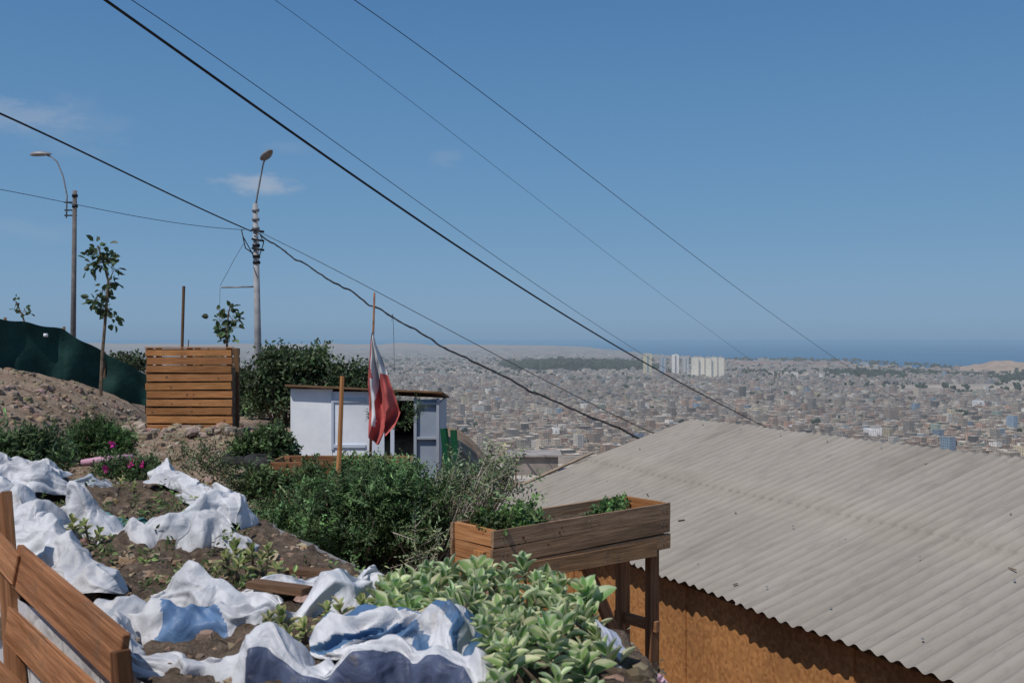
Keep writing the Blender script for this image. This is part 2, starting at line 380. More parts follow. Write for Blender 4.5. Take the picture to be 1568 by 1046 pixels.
sub=np.repeat(np.arange(len(tp)),3); off=rng.normal(0,.55,(len(sub),3))*tz[sub][:,None]; off[:,2]*=.6
lumps('distant_trees',tp[sub]+off,tz[sub]*rng.uniform(.4,.8,len(sub)),pal(len(sub),(.032,.052,.028),.3),M_fleaf,.25)
m,nt,out=newmat('sand'); b=N(nt,'ShaderNodeBsdfDiffuse'); g=N(nt,'ShaderNodeNewGeometry')
ln(nt,ramp(nt,noise_(nt,g.outputs['Position'],.02,5),[(.3,(.30,.215,.155)),(.7,(.44,.33,.25))]),b.inputs[0]); painted_haze(nt,out,b.outputs[0],7500); m.cycles.emission_sampling='NONE'
def hill(name,x0,x1,y0,y1,hmax,nx=40,ph=0,flat=.8):
    G=MB(); rows=[]
    for j in range(14):
        r=[]
        for i in range(nx):
            fx=i/(nx-1);fy=j/13; x=x0+fx*(x1-x0); y=y0+fy*(y1-y0)
            hh=hmax*math.sin(math.pi*fx)**flat*math.sin(math.pi*fy)**.8*(.72+.5*noise.noise(Vector((fx*nx*.13,ph,1)))+.25*noise.noise(Vector((fx*nx*.4,fy*3,ph)))); r.append((x,y,-130.5+hh))
        rows.append(r)
    G.grid(rows); G.build(name,m,True)
hill('sand_hill',1740,2120,3700,4100,52,40,2.)
hill('distant_hill',-9000,1000,12500,15500,70,160,5.,.3)
hill('distant_hill',700,1250,5000,5500,14,60,8.,.4)
# ---------------------------------------------------------------- corrugated roof house
m,nt,out=newmat('corrugated_sheet')
tc=N(nt,'ShaderNodeTexCoord'); ob=tc.outputs['UV']
f=noise_(nt,ob,.9,6,.6,(1,.35,1)); c=ramp(nt,f,[(.3,(.275,.245,.208)),(.55,(.318,.285,.246)),(.75,(.355,.322,.28))])
f=noise_(nt,ob,5,6,.7,(3,.5,1)); c=mixc(nt,1,c,ramp(nt,f,[(.28,.78),(.5,1.),(.75,1.05)]),'MULTIPLY')
f=noise_(nt,ob,1.1,4,.6,(1.6,.35,1)); c=mixc(nt,1,c,ramp(nt,f,[(.56,1.),(.70,.80)]),'MULTIPLY')
f=noise_(nt,ob,38,2,.5); c=mixc(nt,1,c,ramp(nt,f,[(.72,1.),(.78,.6)]),'MULTIPLY')
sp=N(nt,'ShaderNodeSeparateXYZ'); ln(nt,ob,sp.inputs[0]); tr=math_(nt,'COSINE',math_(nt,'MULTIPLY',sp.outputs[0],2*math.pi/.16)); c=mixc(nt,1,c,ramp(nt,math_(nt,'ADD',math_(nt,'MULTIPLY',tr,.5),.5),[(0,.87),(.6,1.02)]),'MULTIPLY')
fj=math_(nt,'FRACT',math_(nt,'DIVIDE',sp.outputs[0],.88)); c=mixc(nt,1,c,ramp(nt,fj,[(.0,.82),(.025,1.)]),'MULTIPLY')
b=N(nt,'ShaderNodeBsdfPrincipled'); b.inputs['Roughness'].default_value=.8; b.inputs['Specular IOR Level'].default_value=.2; ln(nt,c,b.inputs['Base Color'])
bp=N(nt,'ShaderNodeBump'); bp.inputs['Strength'].default_value=.15; bp.inputs['Distance'].default_value=.01; ln(nt,noise_(nt,ob,30,4),bp.inputs['Height']); ln(nt,bp.outputs[0],b.inputs['Normal'])
ln(nt,b.outputs[0],out.inputs[0]); M_roof=m
Fp=np.array([-.379,9.62])*k; W=2.609*k; RISE=.738*k; LEN=17.5
ns=int(LEN/.02); sarr=np.linspace(0,LEN,ns)
wave=.018*np.cos(2*np.pi*sarr/.16)
def rf(q,upside):
    base=Fp[None]-ed[None]*sarr[:,None]
    if upside: pp=base+pd*(q*W); zz=ZE+q*RISE
    else: pp=base+pd*(2*W-q*W); zz=ZE+q*RISE
    return pp,zz
parts=[]
for side in (True,False):
    V=[];qs=[0,.12,.25,.38,.495,.4951,.62,.75,.88,1.0]; uv1=[]
    for q in qs:
        pp,zz=rf(q,side); lap=.012*(q/.495) if q<.4951 else (.012*(q-.495)/.505-.012)
        jag=(.02*np.sin(sarr*1.1)+.025*((sarr//.9)%2))*(1 if q==0 else 0)
        pz=zz+wave-lap+ .010*nz(sarr,sarr*0+q*5,.9,1)+ (.006*((sarr//.88)%2) if q>.0 else .012*nz(sarr,sarr*0,2.3,4))
        V.append(np.stack([pp[:,0]-pd[0]*jag,pp[:,1]-pd[1]*jag,pz],1)); uv1.append(np.stack([sarr,np.full(ns,q*W)],1))
    V=np.array(V); uvv=np.array(uv1).reshape(-1,2); nr=len(qs)
    idx=(np.arange(nr-1)[:,None]*ns+np.arange(ns-1)[None]).ravel()
    Q=np.stack([idx,idx+ns,idx+ns+1,idx+1],1)
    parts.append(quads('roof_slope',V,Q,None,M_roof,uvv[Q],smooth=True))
m,nt,out=newmat('osb_board')
tc=N(nt,'ShaderNodeTexCoord'); mp=N(nt,'ShaderNodeMapping'); mp.inputs['Rotation'].default_value=(.3,.2,.5); ln(nt,tc.outputs['Object'],mp.inputs[0])
vo=N(nt,'ShaderNodeTexVoronoi'); vo.inputs['Scale'].default_value=26; ln(nt,mp.outputs[0],vo.inputs[0])
f=noise_(nt,tc.outputs['Object'],1.1,6,.6)
c=mixc(nt,1,ramp(nt,vo.outputs['Color'],[(.1,(.32,.135,.042)),(.9,(.54,.25,.085))]),ramp(nt,f,[(.3,.7),(.7,1.1)]),'MULTIPLY')
b=N(nt,'ShaderNodeBsdfPrincipled'); b.inputs['Roughness'].default_value=.75; ln(nt,c,b.inputs['Base Color']); ln(nt,b.outputs[0],out.inputs[0]); M_osb=m
B=MB()
def wp(s,q,z):
    a=Fp-ed*s+pd*q; return Vector((a[0],a[1],z))
INS=.22
R3=Matrix((( -ed[0],pd[0],0),(-ed[1],pd[1],0),(0,0,1)))
s=.25
while s<LEN-.4:
    wd=1.22; B.box(wp(s+wd/2,INS+.03+rng.uniform(-.004,.004),-4.15),(wd-.006,.02,3.05),R3,0,col=(1,1,1)); s+=wd
for ss_ in np.arange(.25,LEN,2.44): B.box(wp(ss_,INS+.012,-4.15),(.05,.02,3.0),R3,0,(.7,.7,.7))
B.box(wp(LEN/2,INS+.02,ZE-.07),(LEN-.5,.07,.09),R3,1)
B.box(wp(LEN/2,2*W-INS,-4.2),(LEN-.5,.03,3.0),R3,0,col=(1,1,1))
for s_ in (.26,LEN-.3):
    b0=len(B.v)
    for q,z in ((INS+.05,-5.6),(2*W-INS-.05,-5.6),(2*W-INS-.05,ZE+INS*.28-.05),(W,ZE+RISE-.05),(INS+.05,ZE+INS*.28-.05)): B.v.append(wp(s_,q,z))
    B.face([b0,b0+1,b0+2,b0+3,b0+4],[(0,0)]*5,(1,1,1),0)
for q in (.6,1.9,3.0,W-.05):
    B.beam(wp(.15,q,ZE+q*RISE/W-.07),wp(LEN-.1,q,ZE+q*RISE/W-.07),.05,.06,m=1)
parts.append(B.build('walls',[M_osb,M_wood_dk]))
B=MB()
for q in (.35,1.55,2.75,W-.2):
    for s_ in np.arange(.5,LEN,.96):
        p=wp(s_+rng.uniform(-.1,.1),q+rng.uniform(-.02,.02),ZE+q*RISE/W+.015); B.tube([p,p+Vector((0,0,.015))],[.013,.006],6,0)
for i in range(20):
    q=rng.uniform(.1,W-.2); s_=rng.uniform(1,LEN-3); p=wp(s_,q,ZE+q*RISE/W+.018); a=rng.uniform(0,3.1); l_=rng.uniform(.02,.09)
    B.beam(p,p+Vector((math.cos(a)*l_,math.sin(a)*l_,.008)),.012,.01,m=1)
parts.append(B.build('roof_screws',[M_metal,M_bark]))
group('corrugated_roof_house',parts)
# ---------------------------------------------------------------- neighbour houses
B=MB()
B.box((1.3,27,-6.2),(5.2,5,5.0),None,0,(1,1,1)); B.box((1.3,24.6,-3.62),(5.24,.14,.2),None,0,(.9,.9,.9)); B.box((1.3,29.4,-3.6),(5.24,.14,.25),None,0,(.8,.8,.8)); B.box((-1.25,27,-3.6),(.14,4.7,.22),None,0,(.9,.9,.9))
B.box((.6,27.5,-3.45),(1.3,1.1,.5),None,0,(.62,.6,.6)); B.box((.6,27.5,-3.17),(1.5,1.3,.05),None,0,(.8,.8,.85))
for x in (-.6,1.2,2.6): B.box((x,24.46,-5),(.9,.06,1.0),None,1,(1,1,1))
for x in (-.9,.1,3.1): B.tube([(x,26,-3.7),(x,26,-3.0)],.02,5,1)
B.build('neighbour_house',[M_plain,M_wood_dk])
B=MB()
B.box((-2.2,33,-7),(4.5,5,4.2),None,0,(.7,.55,.5)); B.box((-2.2,30.6,-4.8),(4.5,.15,.3),None,0,(.6,.4,.35)); B.box((-2.8,33,-4.5),(1.8,2,.9),None,0,(1.1,1.1,1.1))
B.box((-3.,30.45,-6),(.9,.08,.9),None,1,(1,1,1)); B.build('brick_house',[M_plain,M_wood_dk])
B=MB(); B.beam(P(800,742,16),P(905,694,19.5),.07,.03,col=(1.1,1.3,1.5)); B.build('roof_batten',M_wood_gr)
# ---------------------------------------------------------------- planter on legs
C=Vector((-.087,4.9,0)); lx=Vector((.757,.653,0)); wy=Vector((-.653,.757,0)); zt=-.945; zb=-1.21; LL=1.30; WW=.33
Rp=Matrix((lx,wy,Vector((0,0,1)))).transposed()
def pp_(a,b,z):
    v=C+lx*a+wy*b; return Vector((v.x,v.y,z))
B=MB()
bh=(zt-zb)/3
for i in range(3):
    z=zt-bh*(i+.5)
    cg=[(1.0,1.0,1.02),(.85,.82,.8),(1.1,1.03,.95)][i]
    B.box(pp_(LL/2+rng.uniform(-.006,.006),0,z),(LL+.03,.02,bh-.007),Rp@Matrix.Rotation(rng.uniform(-.004,.004),3,'Y'),0,cg,.002); B.box(pp_(LL/2,WW,z),(LL+.03,.02,bh-.005),Rp,0,cg,.002)
    B.box(pp_(.012,WW/2,z),(.022,WW-.022,bh-.006),Rp,1,[(1.25,1.25,1.3),(1.05,1.05,1.1),(1.2,1.2,1.2)][i],.0015); B.box(pp_(LL-.012,WW/2,z),(.022,WW-.022,bh-.004),Rp,1,(.8,.75,.7),.0015)
B.box(pp_(LL*.45,-.018,zb+.03),(LL*.92,.014,bh*1.0),Rp@Matrix.Rotation(.02,3,'Y'),0,(.95,.85,.72),.002)
for a in (.07,LL-.075):
    for b_ in (.05,WW-.05):
        B.box(pp_(a,b_,(-2.9+zt-.02)/2),(.075,.05,abs(-2.9-zt+.02)),Rp,2 if a>1 else 1,None,.002)
B.box(pp_(-.012,.10,zb),(.02,.075,.30),Rp,1,(1.2,1.2,1.15))
B.beam(pp_(LL-.08,-.0,-1.65),pp_(LL-.08,WW,-1.65),.03,.06,m=2)
B.beam(pp_(LL-.1,WW*.5,-2.0),pp_(LL-.5,WW*.5,-1.26),.04,.06,m=2)
B.box(pp_(LL/2,WW/2,zb+.02),(LL-.04,WW-.03,.02),Rp,2)
for i in range(3):
    for kx in range(3):
        p=pp_(rng.uniform(.1,LL-.1),-.0108,zt-bh*(i+.5)+rng.uniform(-.02,.02)); B.tube([p,p-wy*.001],rng.uniform(.006,.011),8,2,(.5,.5,.5))
    for a in (.04,.07,LL-.03,LL-.06,LL*.5):
        p=pp_(a,-.0105,zt-bh*(i+.5)+.01); B.tube([p,p-wy*.003],.004,6,3)
pl=B.build('wood',[M_wood_gr,M_wood_or,M_wood_rb,M_metal],bevel=.003)
rows=[[pp_(.03+a*(LL-.06)/24,.02+b_*(WW-.04)/8,zt-.06+.015*noise.noise(Vector((a*.7,b_*.9,3)))) for a in range(25)] for b_ in range(9)]
B=MB(); B.grid(rows); so=B.build('soil',M_soil,True)
group('wooden_planter_box',[pl,so])
# ---------------------------------------------------------------- foliage generators
def sprigs(name,centers,n,spread,dirbias,length,nl,lsz,col,seed=0,lw=.45,var=.3,droop=.0,mat=None):
    centers=np.asarray(centers,float); m_=len(centers)
    ci=rng.integers(0,m_,n); base=centers[ci]+rng.normal(0,1,(n,3))*spread
    d=rng.normal(0,1,(n,3))*.75+np.asarray(dirbias); d=nrm(d)
    lg=length*rng.uniform(.5,1.2,n)
    t=np.linspace(.15,1,nl)
    pos=base[:,None,:]+d[:,None,:]*(lg[:,None,None]*t[None,:,None]); pos[:,:,2]-=droop*(t[None]**2)*lg[:,None]
    side=nrm(np.cross(d,rng.normal(0,1,(n,3))))
    ld=d[:,None,:]*.6+side[:,None,:]*np.where(np.arange(nl)%2,1,-1)[None,:,None]+rng.normal(0,.25,(n,nl,3))
    cb=np.exp(rng.normal(0,.22,m_))[ci][:,None,None]
    cc=pal(n,col,var)[:,None,:]*np.exp(rng.normal(0,.15,(n,nl,1)))*cb
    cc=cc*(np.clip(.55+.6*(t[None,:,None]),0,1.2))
    L=lsz*rng.uniform(.6,1.25,n*nl)
    return leaves(name,pos.reshape(-1,3),ld.reshape(-1,3),L,L*lw,np.clip(cc.reshape(-1,3),0,1),mat), base, d, lg
def twigs(base,d,lg,root,r,n,matl,name='stems',col=(1,1,1)):
    B=MB()
    for i in rng.choice(len(base),min(n,len(base)),replace=False):
        b=Vector(base[i]); e=b+Vector(d[i])*lg[i]; rr=Vector(root)+Vector(rng.normal(0,.05,3))
        mid=(rr+b)/2+Vector((0,0,-.05*(b-rr).length))
        B.tube([rr,mid,b,e],[r*1.8,r*1.2,r*.8,r*.3],4,0,col)
    return B.build(name,matl)
def ell(c,r,n,shell=.55):
    v=nrm(rng.normal(0,1,(n,3)))*(rng.uniform(shell,1,(n,1))); return np.array(c)+v*np.array(r)
cen=np.concatenate([ell((-1.15,7.1,-1.42),(.68,.55,.34),90,.2),ell((-.75,7.0,-1.22),(.34,.3,.30),30,.3),ell((-1.6,7.2,-1.48),(.30,.4,.22),26,.3),ell((-1.0,7.2,-1.14),(.24,.3,.13),12,.3),ell((-1.30,7.1,-1.20),(.14,.3,.08),6,.3)])
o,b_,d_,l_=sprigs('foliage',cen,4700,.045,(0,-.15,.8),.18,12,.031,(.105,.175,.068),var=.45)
s_=twigs(b_,d_,l_,(-1.1,7.2,-1.75),.006,170,M_bark)
group('green_shrub',[o,s_])
cen=np.concatenate([ell((-.36,6.9,-1.14),(.28,.35,.30),20,.2),ell((-.12,6.7,-1.02),(.18,.2,.16),8,.2),ell((-.62,6.8,-1.35),(.2,.3,.22),10,.2)])
o,b_,d_,l_=sprigs('foliage',cen,220,.05,(.5,-.1,.75),.28,14,.036,(.21,.27,.14),var=.3,lw=.4)
s_=twigs(b_,d_,l_,(-.55,7.0,-1.75),.005,130,M_pbark)
group('airy_shrub',[o,s_])
d0=27.; cc_=P(455,590,d0); base_z=float(H(cc_.x,d0))
cl=np.concatenate([ell(P(450,585,d0),(1.35,1.3,1.0),40,.3),ell(P(528,588,d0),(.75,.9,.60),28,.3),ell(P(400,600,d0),(.75,.9,.75),22,.3),ell(P(430,550,d0),(.6,.7,.42),12,.3),ell(P(478,548,d0),(.35,.5,.28),7,.3)])
ci=rng.integers(0,len(cl),13000); ps=cl[ci]+rng.normal(0,.17,(13000,3)); cb=np.exp(rng.normal(0,.4,len(cl)))[ci][:,None]
o=leaves('foliage',ps,rng.normal(0,1,(13000,3))+np.array([0,-.3,.3]),.13*rng.uniform(.6,1.3,13000),.07,np.clip(pal(13000,(.080,.115,.055),.2)*cb,0,1))
B=MB(); r0=Vector((cc_.x-.2,d0,base_z-.3))
for q in cl[::4]: B.tube([r0,(r0+Vector(q))/2+Vector((0,0,.3)),Vector(q)],[.10,.06,.02],5)
group('ficus_tree',[o,B.build('trunk',M_bark)])
for (uu,vv,dd,ru,rv,n_) in ((372,600,31,22,40,1900),(195,556,40,34,14,1800),(320,552,48,26,12,900)):
    cc_=P(uu,vv,dd); r=(ru/F*dd,1.2,rv/F*dd); cl=ell(cc_,r,26,.2); ci=rng.integers(0,26,n_)
    o=leaves('foliage',cl[ci]+rng.normal(0,.16,(n_,3)),rng.normal(0,1,(n_,3)),.16,.09,pal(n_,(.07,.095,.05),.4))
    B=MB(); gz=float(H(cc_.x,dd))
    for q in cl[::4]: B.tube([(cc_.x,dd,gz-.3),((cc_.x+q[0])/2,dd,(gz+q[2])/2),tuple(q)],[.12,.07,.02],5)
    group('leafy_tree',[o,B.build('trunk',M_bark)])
def sapling(name,trunk,clusters,d,r=.03,lf=.15,n_=34,col=(.075,.11,.05)):
    B=MB(); tp_=[P(a,b,d) for a,b in trunk]; B.tube(tp_,list(np.linspace(r,r*.4,len(tp_))),7)
    P_=[];D_=[]
    for (a,b,rad) in clusters:
        c=P(a,b,d); j=min(tp_,key=lambda t:(t-c).length); B.tube([j,(j+c)/2+Vector((0,0,-.02)),c],[r*.45,r*.3,r*.15],5)
        nn=int(n_*(rad/12.)**1.5)+4
        q=np.array(c)+rng.normal(0,1,(nn,3))*rad/F*d*.62; P_.append(q); dd=(q-np.array(c)); D_.append(nrm(dd+1e-3)+np.array([0,0,-.35]))
        for t in q[::3]: B.tube([c,Vector(t)],[r*.15,r*.08],4)
    P_=np.concatenate(P_);D_=np.concatenate(D_); nn=len(P_)
    o=leaves('leaves',P_,D_,lf*rng.uniform(.6,1.25,nn),lf*.8,pal(nn,col,.35))
    group(name,[B.build('trunk',M_bark),o])
sapling('young_tree',[(154,606),(157,540),(163,470),(166,430),(158,400),(150,376)],[(150,380,9),(142,405,10),(163,400,12),(175,412,8),(170,432,7),(147,458,10),(163,470,11),(172,485,9),(160,445,7),(152,392,8)],19,.035,.145,18)
sapling('young_tree',[(348,545),(347,510),(350,480),(352,470)],[(350,475,8),(338,492,9),(357,490,9),(349,505,10),(352,522,7)],24,.03,.18,18)
sapling('young_tree',[(40,500),(33,480),(25,462)],[(25,463,5),(22,474,4),(36,477,6),(44,482,4)],24,.025,.12,12)
# ---------------------------------------------------------------- compost bin
B=MB(); dB=17.; xl=P(224,0,dB).x; xr=P(355,0,dB).x; zt_=-.17; zb_=-1.60; n_=10; st=(zt_-zb_)/n_
for yy,mm in ((dB,0),(dB+.5,1)):
    for i in range(n_):
        z=zt_-st*(i+.5); B.box(((xl+xr)/2+rng.uniform(-.012,.012),yy,z),(xr-xl,.022,st-.030),Matrix.Rotation(rng.uniform(-.008,.008),3,'Y'),mm,None,.003)
for xx in (xl+.05,(xl+xr)/2,xr-.05):
    B.box((xx,dB+.035,(zt_+zb_)/2),(.09,.045,zt_-zb_+.02),None,1); B.box((xx,dB+.465,(zt_+zb_)/2),(.09,.045,zt_-zb_),None,1)
B.box(((xl+xr)/2,dB+.02,zt_+.012),(xr-xl+.04,.09,.02),None,0)
for i in range(n_): B.box((xl,dB+.25,zt_-st*(i+.5)),(.022,.40,st-.03),None,0)
for i in range(14):
    q=Vector((rng.uniform(xl+.1,xr-.1),dB-.0125,zt_-st*(int(rng.uniform(0,n_))+.5)+rng.uniform(-.02,.02))); B.tube([q,q+Vector((0,-.002,0))],rng.uniform(.012,.022),8,1)
B.box(((xl+xr)/2,dB+.25,-1.1),(xr-xl-.1,.30,1.2),None,2,(.25,.25,.25))  # solid fill added behind the slats so the gaps look dark
B.build('compost_bin',[M_wood_or,M_wood_dk,M_soil],bevel=.004)
# ---------------------------------------------------------------- shed
B=MB(); y=15.
Rr=Matrix.Rotation(.045,3,'Y')@Matrix.Rotation(-.10,3,'X')
B.box((-2.22,y+.72,-.84),(2.36,1.72,.03),Rr,3,(1.2,1.2,1.2))
B.box((-3.02,y,-1.72),(.63,.03,1.92),None,0,(1,1,1)); B.box((-2.42,y+.004,-1.74),(.56,.03,1.88),None,0,(.96,.97,1.0))
B.box((-2.70,y-.02,-1.25),(.04,.03,.85),None,0,(.6,.64,.72)); B.box((-2.45,y-.022,-.93),(.50,.025,.06),None,0,(.7,.75,.82)); B.box((-2.45,y-.022,-1.62),(.50,.025,.05),None,0,(.65,.7,.78))
B.box((-3.32,y+.75,-1.74),(.03,1.5,1.8),None,0,(.8,.83,.88))
B.box((-2.02,y-.01,-1.74),(.20,.03,1.8),None,0,(.85,.88,.95)); B.box((-1.80,y-.01,-1.77),(.06,.03,1.75),None,0,(.75,.8,.9))
B.box((-1.455,y-.01,-1.82),(.045,.06,1.86),None,0,(.5,.53,.58)); B.box((-1.115,y-.01,-1.83),(.045,.06,1.86),None,0,(.5,.53,.58))
B.box((-1.28,y+.03,-1.84),(.30,.02,1.84),None,0,(.42,.47,.55))
for zz in (-.98,-1.5,-2.1): B.box((-1.28,y-.01,zz),(.30,.05,.04),None,0,(.5,.53,.58))
B.box((-1.10,y+.75,-1.85),(.03,1.5,1.76),None,0,(.6,.62,.66)); B.box((-2.2,y+1.5,-1.88),(2.2,.03,1.7),None,3,(.5,.5,.5))
B.box((-2.2,y+.75,-3.3),(2.3,1.6,1.35),None,2,(.7,.7,.7))
B.build('white_shed',[M_white,M_metal,M_plain,M_wood_dk],bevel=.003)
B=MB(); B.box(P(684,700,14.6),(.11,.03,.85),Matrix.Rotation(-.10,3,'Y'),0,(.8,2.2,1.1)); B.box(P(696,690,14.9),(.10,.03,.62),Matrix.Rotation(-.05,3,'Y'),0,(.8,1.9,1.0)); B.build('green_board',M_net)
# ---------------------------------------------------------------- flag
B=MB(); dF=12.
B.tube([P(573.5,448,dF),P(570,560,dF),P(566,760,dF)],[.012,.015,.018],7,0,(1.3,.8,.6))
rows=[]
nr,nc=60,34
Lb=np.interp(np.linspace(0,1,nr),[0,.1,.5,1],[570,567,563,566]); Rb=np.interp(np.linspace(0,1,nr),[0,.12,.35,.6,.78,.9,1],[572,576,590,604,613,606,592])
for i in range(nr):
    fi=i/(nr-1); r=[]
    for j in range(nc):
        fj=j/(nc-1); vv=508+fi*160+12*math.sin(fj*3)*fi*(-1 if fj>.6 else 1)
        p=P(Lb[i]+(Rb[i]-Lb[i])*fj,vv,dF); p.y+=-.03+.06*math.sin(fj*13+fi*4+.8*math.sin(fi*7))*min(1,fi*2+.2)+.03*math.sin(fi*11+fj*5)+.02*noise.noise(Vector((fi*9,fj*7,1))); r.append(p)
    rows.append(r)
def fc(i,j):
    red=(.50,.11,.10);wh=(.74,.74,.76)
    e=.06*math.sin(i*17)
    if i<.42: return red if (j<.22+e) else wh
    if i>.86: return red
    return red if j>.42+e-(i-.42)*.6 or (j<.12) else wh
B.grid(rows,1,fc)
B.build('flag_on_pole',[M_bark,M_cloth],True)
B=MB(); B.tube([P(524,576,7.6),P(520,690,7.5),P(512,800,7.3)],[.018,.02,.022],6,0,(.9,.9,.9)); B.build('wooden_stake',M_wood_or)
B=MB(); B.tube([P(281.5,438,30),P(278,560,30),P(277,600,30)],[.045,.045,.05],7); B.tube([P(289,520,30),P(286,560,30)],.015,5); B.build('wooden_post',M_wood_dk)
# ---------------------------------------------------------------- lamps
def lamphead(B,c,L_,w_,dirx,m,tilt=0.):
    rows=[];n=16
    for i in range(13):
        f=i/12; prof=math.sin(math.pi*(f**.75))**.6 if 0<f<1 else 0.02
        r=[]
        for q in range(n+1):
            a=2*math.pi*q/n; zz=math.sin(a)*w_*.42*prof; zz=zz if zz>0 else zz*.45
            p=Vector((dirx[0]*(f-.5)*L_,dirx[1]*(f-.5)*L_,(f-.5)*tilt*L_+zz))+Vector((-dirx[1],dirx[0],0))*math.cos(a)*w_*.5*prof
            r.append(Vector(c)+p)
        rows.append(r)
    B.grid(rows,m)
dL=36.; bz=float(H(P(395,0,dL).x,dL))
B=MB(); top=P(391,312,dL); bot=P(397,645,dL); bot.z=min(bot.z,bz)-.2
B.tube([bot,(bot+top)/2,top],[.155,.12,.085],14,0)
B.tube([P(391,320,dL),P(394,300,dL),P(400,268,dL),P(403,252,dL-.2),P(406,244,dL-.4)],[.035,.035,.03,.03,.03],7,1)
lamphead(B,P(409,238,dL-.6),.85,.36,Vector((.6,-.8,0)).normalized(),1,.30)
for v_ in (322,336,350,376,393,402): B.tube([P(391.3+(v_-312)*.018,v_-2.2,dL),P(391.3+(v_-312)*.018,v_+2.2,dL)],.135,12,1 if v_<360 else 2)
B.tube([P(339,440,dL),P(390,439,dL)],.03,6,1); B.tube([P(337,440,dL),P(336,500,dL)],.008,4,2)
B.tube([P(384,352,dL-.2),P(398,358,dL-.2),P(404,372,dL-.2),P(398,390,dL-.2),P(388,392,dL-.2),P(382,380,dL-.2),P(372,362,dL-.2)],.02,5,2)
B.tube([P(370,352,dL-.25),P(376,380,dL-.25),P(388,388,dL-.25)],.022,5,2)
B.tube([P(337,438,dL),P(360,395,dL),P(374,372,dL)],.008,4,2)
for v_ in (352,366,380): B.tube([P(386,v_,dL-.1),P(404,v_+3,dL-.3)],.04,6,2)
B.build('street_lamp',[M_conc,M_metal,M_black],True)
dL2=42.; B=MB(); top=P(115,292,dL2); bot=P(111,560,dL2); bot.z-=1.
B.tube([bot,(bot+top)/2,top],[.125,.105,.085],12,0)
B.tube([P(102,334,dL2),P(103,300,dL2),P(97,270,dL2),P(88,248,dL2),P(80,241,dL2),P(72,238,dL2)],.032,7,1)
lamphead(B,P(63,237,dL2),.95,.36,Vector((1,0,0)),1,.04)
for v_ in (310,322,330): B.tube([P(99,v_,dL2),P(118,v_,dL2)],.03,6,2)
for v_ in (300,316): B.tube([P(115,v_-2,dL2),P(115,v_+2,dL2)],.12,10,2)
B.build('street_lamp',[M_concd,M_metal,M_black],True)
# ---------------------------------------------------------------- power lines
def wire(pts,r,name='power_line',twist=0,n=60):
    us=np.array([p[0] for p in pts],float); vs=np.array([p[1] for p in pts],float); iv=np.array([1/p[2] for p in pts])
    deg=min(2,len(pts)-1) if len(pts)<4 else 3
    tt=(us-us[0])/(us[-1]-us[0]); cf=np.polyfit(tt,vs,deg); ci=np.polyfit(tt,iv,1)
    t=np.linspace(0,1,n); B=MB()
    pl_=[P(us[0]+(us[-1]-us[0])*a,np.polyval(cf,a),1/np.polyval(ci,a)) for a in t]
    if twist:
        pl_=[p+Vector((0,0,noise.noise(p*.9)*twist*2+noise.noise(p*2.6)*twist)) for i,p in enumerate(pl_)]
        rr=[r*(1+.35*noise.noise(p*5)) for p in pl_]
    B.tube(pl_,rr if twist else r,5); B.build(name,M_black,True)
wire([(110,-36,9),(160,0,9.5),(430,190,13),(700,378,18),(920,515,24),(1190,662,30)],.0165)
wire([(150,-34,9),(200,0,9.5),(440,166,13),(700,350,18),(900,490,24),(1060,588,30),(1180,655,34)],.0048)
wire([(360,-45,12),(415,0,13),(620,146,16),(800,288,22),(990,435,30),(1165,560,34),(1260,628,36)],.0036)
wire([(480,-42,12),(540,0,13),(720,127,16),(900,268,22),(1100,420,30),(1305,565,34),(1400,628,36)],.0060)
wire([(-30,160,20),(0,175,21),(180,258,28),(290,312,32),(385,354,35.8)],.024)
wire([(-30,285,30),(0,290,31),(110,312,33),(230,335,34),(375,352,35.8)],.010)
wire([(398,360,35.8),(450,390,33),(573,468,29),(700,545,26),(800,592,24),(960,655,22),(1040,690,21)],.026,twist=.045,n=220)
wire([(398,356,35.8),(500,405,33),(600,460,29),(720,522,26),(900,615,23),(1060,690,21)],.010)
wire([(600,492,28),(603,520,28),(604,570,28)],.006)
# ---------------------------------------------------------------- green net fence
B=MB(); rows=[]
tu=np.linspace(-60,226,110)
for i in range(22):
    r=[]; f=i/21
    for u in tu:
        d=np.interp(u,[-60,0,100,226],[20,20.5,21.5,22.5])
        vt=np.interp(u,[-60,0,50,95,120,165,200,226],[482,488,495,504,518,543,560,574])+1.2*math.sin(u*.12); vb_=np.interp(u,[-60,0,100,226],[560,566,600,622])
        p=P(u,vt+(vb_-vt)*f,d); p.y+=.05*math.sin(u*.09+f*2)+.06*math.sin(f*3.1)*math.sin(u*.05)+.10*noise.noise(Vector((u*.03,f*2,2))); r.append(p)
    rows.append(r)
B.grid(rows,0)
for u,vt in ((8,486),(98,500),(160,538),(224,568)):
    d=np.interp(u,[-60,0,100,226],[20,20.5,21.5,22.5]); B.tube([P(u,vt,d+.1),P(u,640,d+.1)],.03,6,1)
B.tube([P(72,514,20.7)+Vector((0,-.05,.04)),P(72,514,20.7)+Vector((0,-.06,-.02))],.045,8,2)
B.build('green_mesh_fence',[M_net,M_wood_dk,M_white],True)
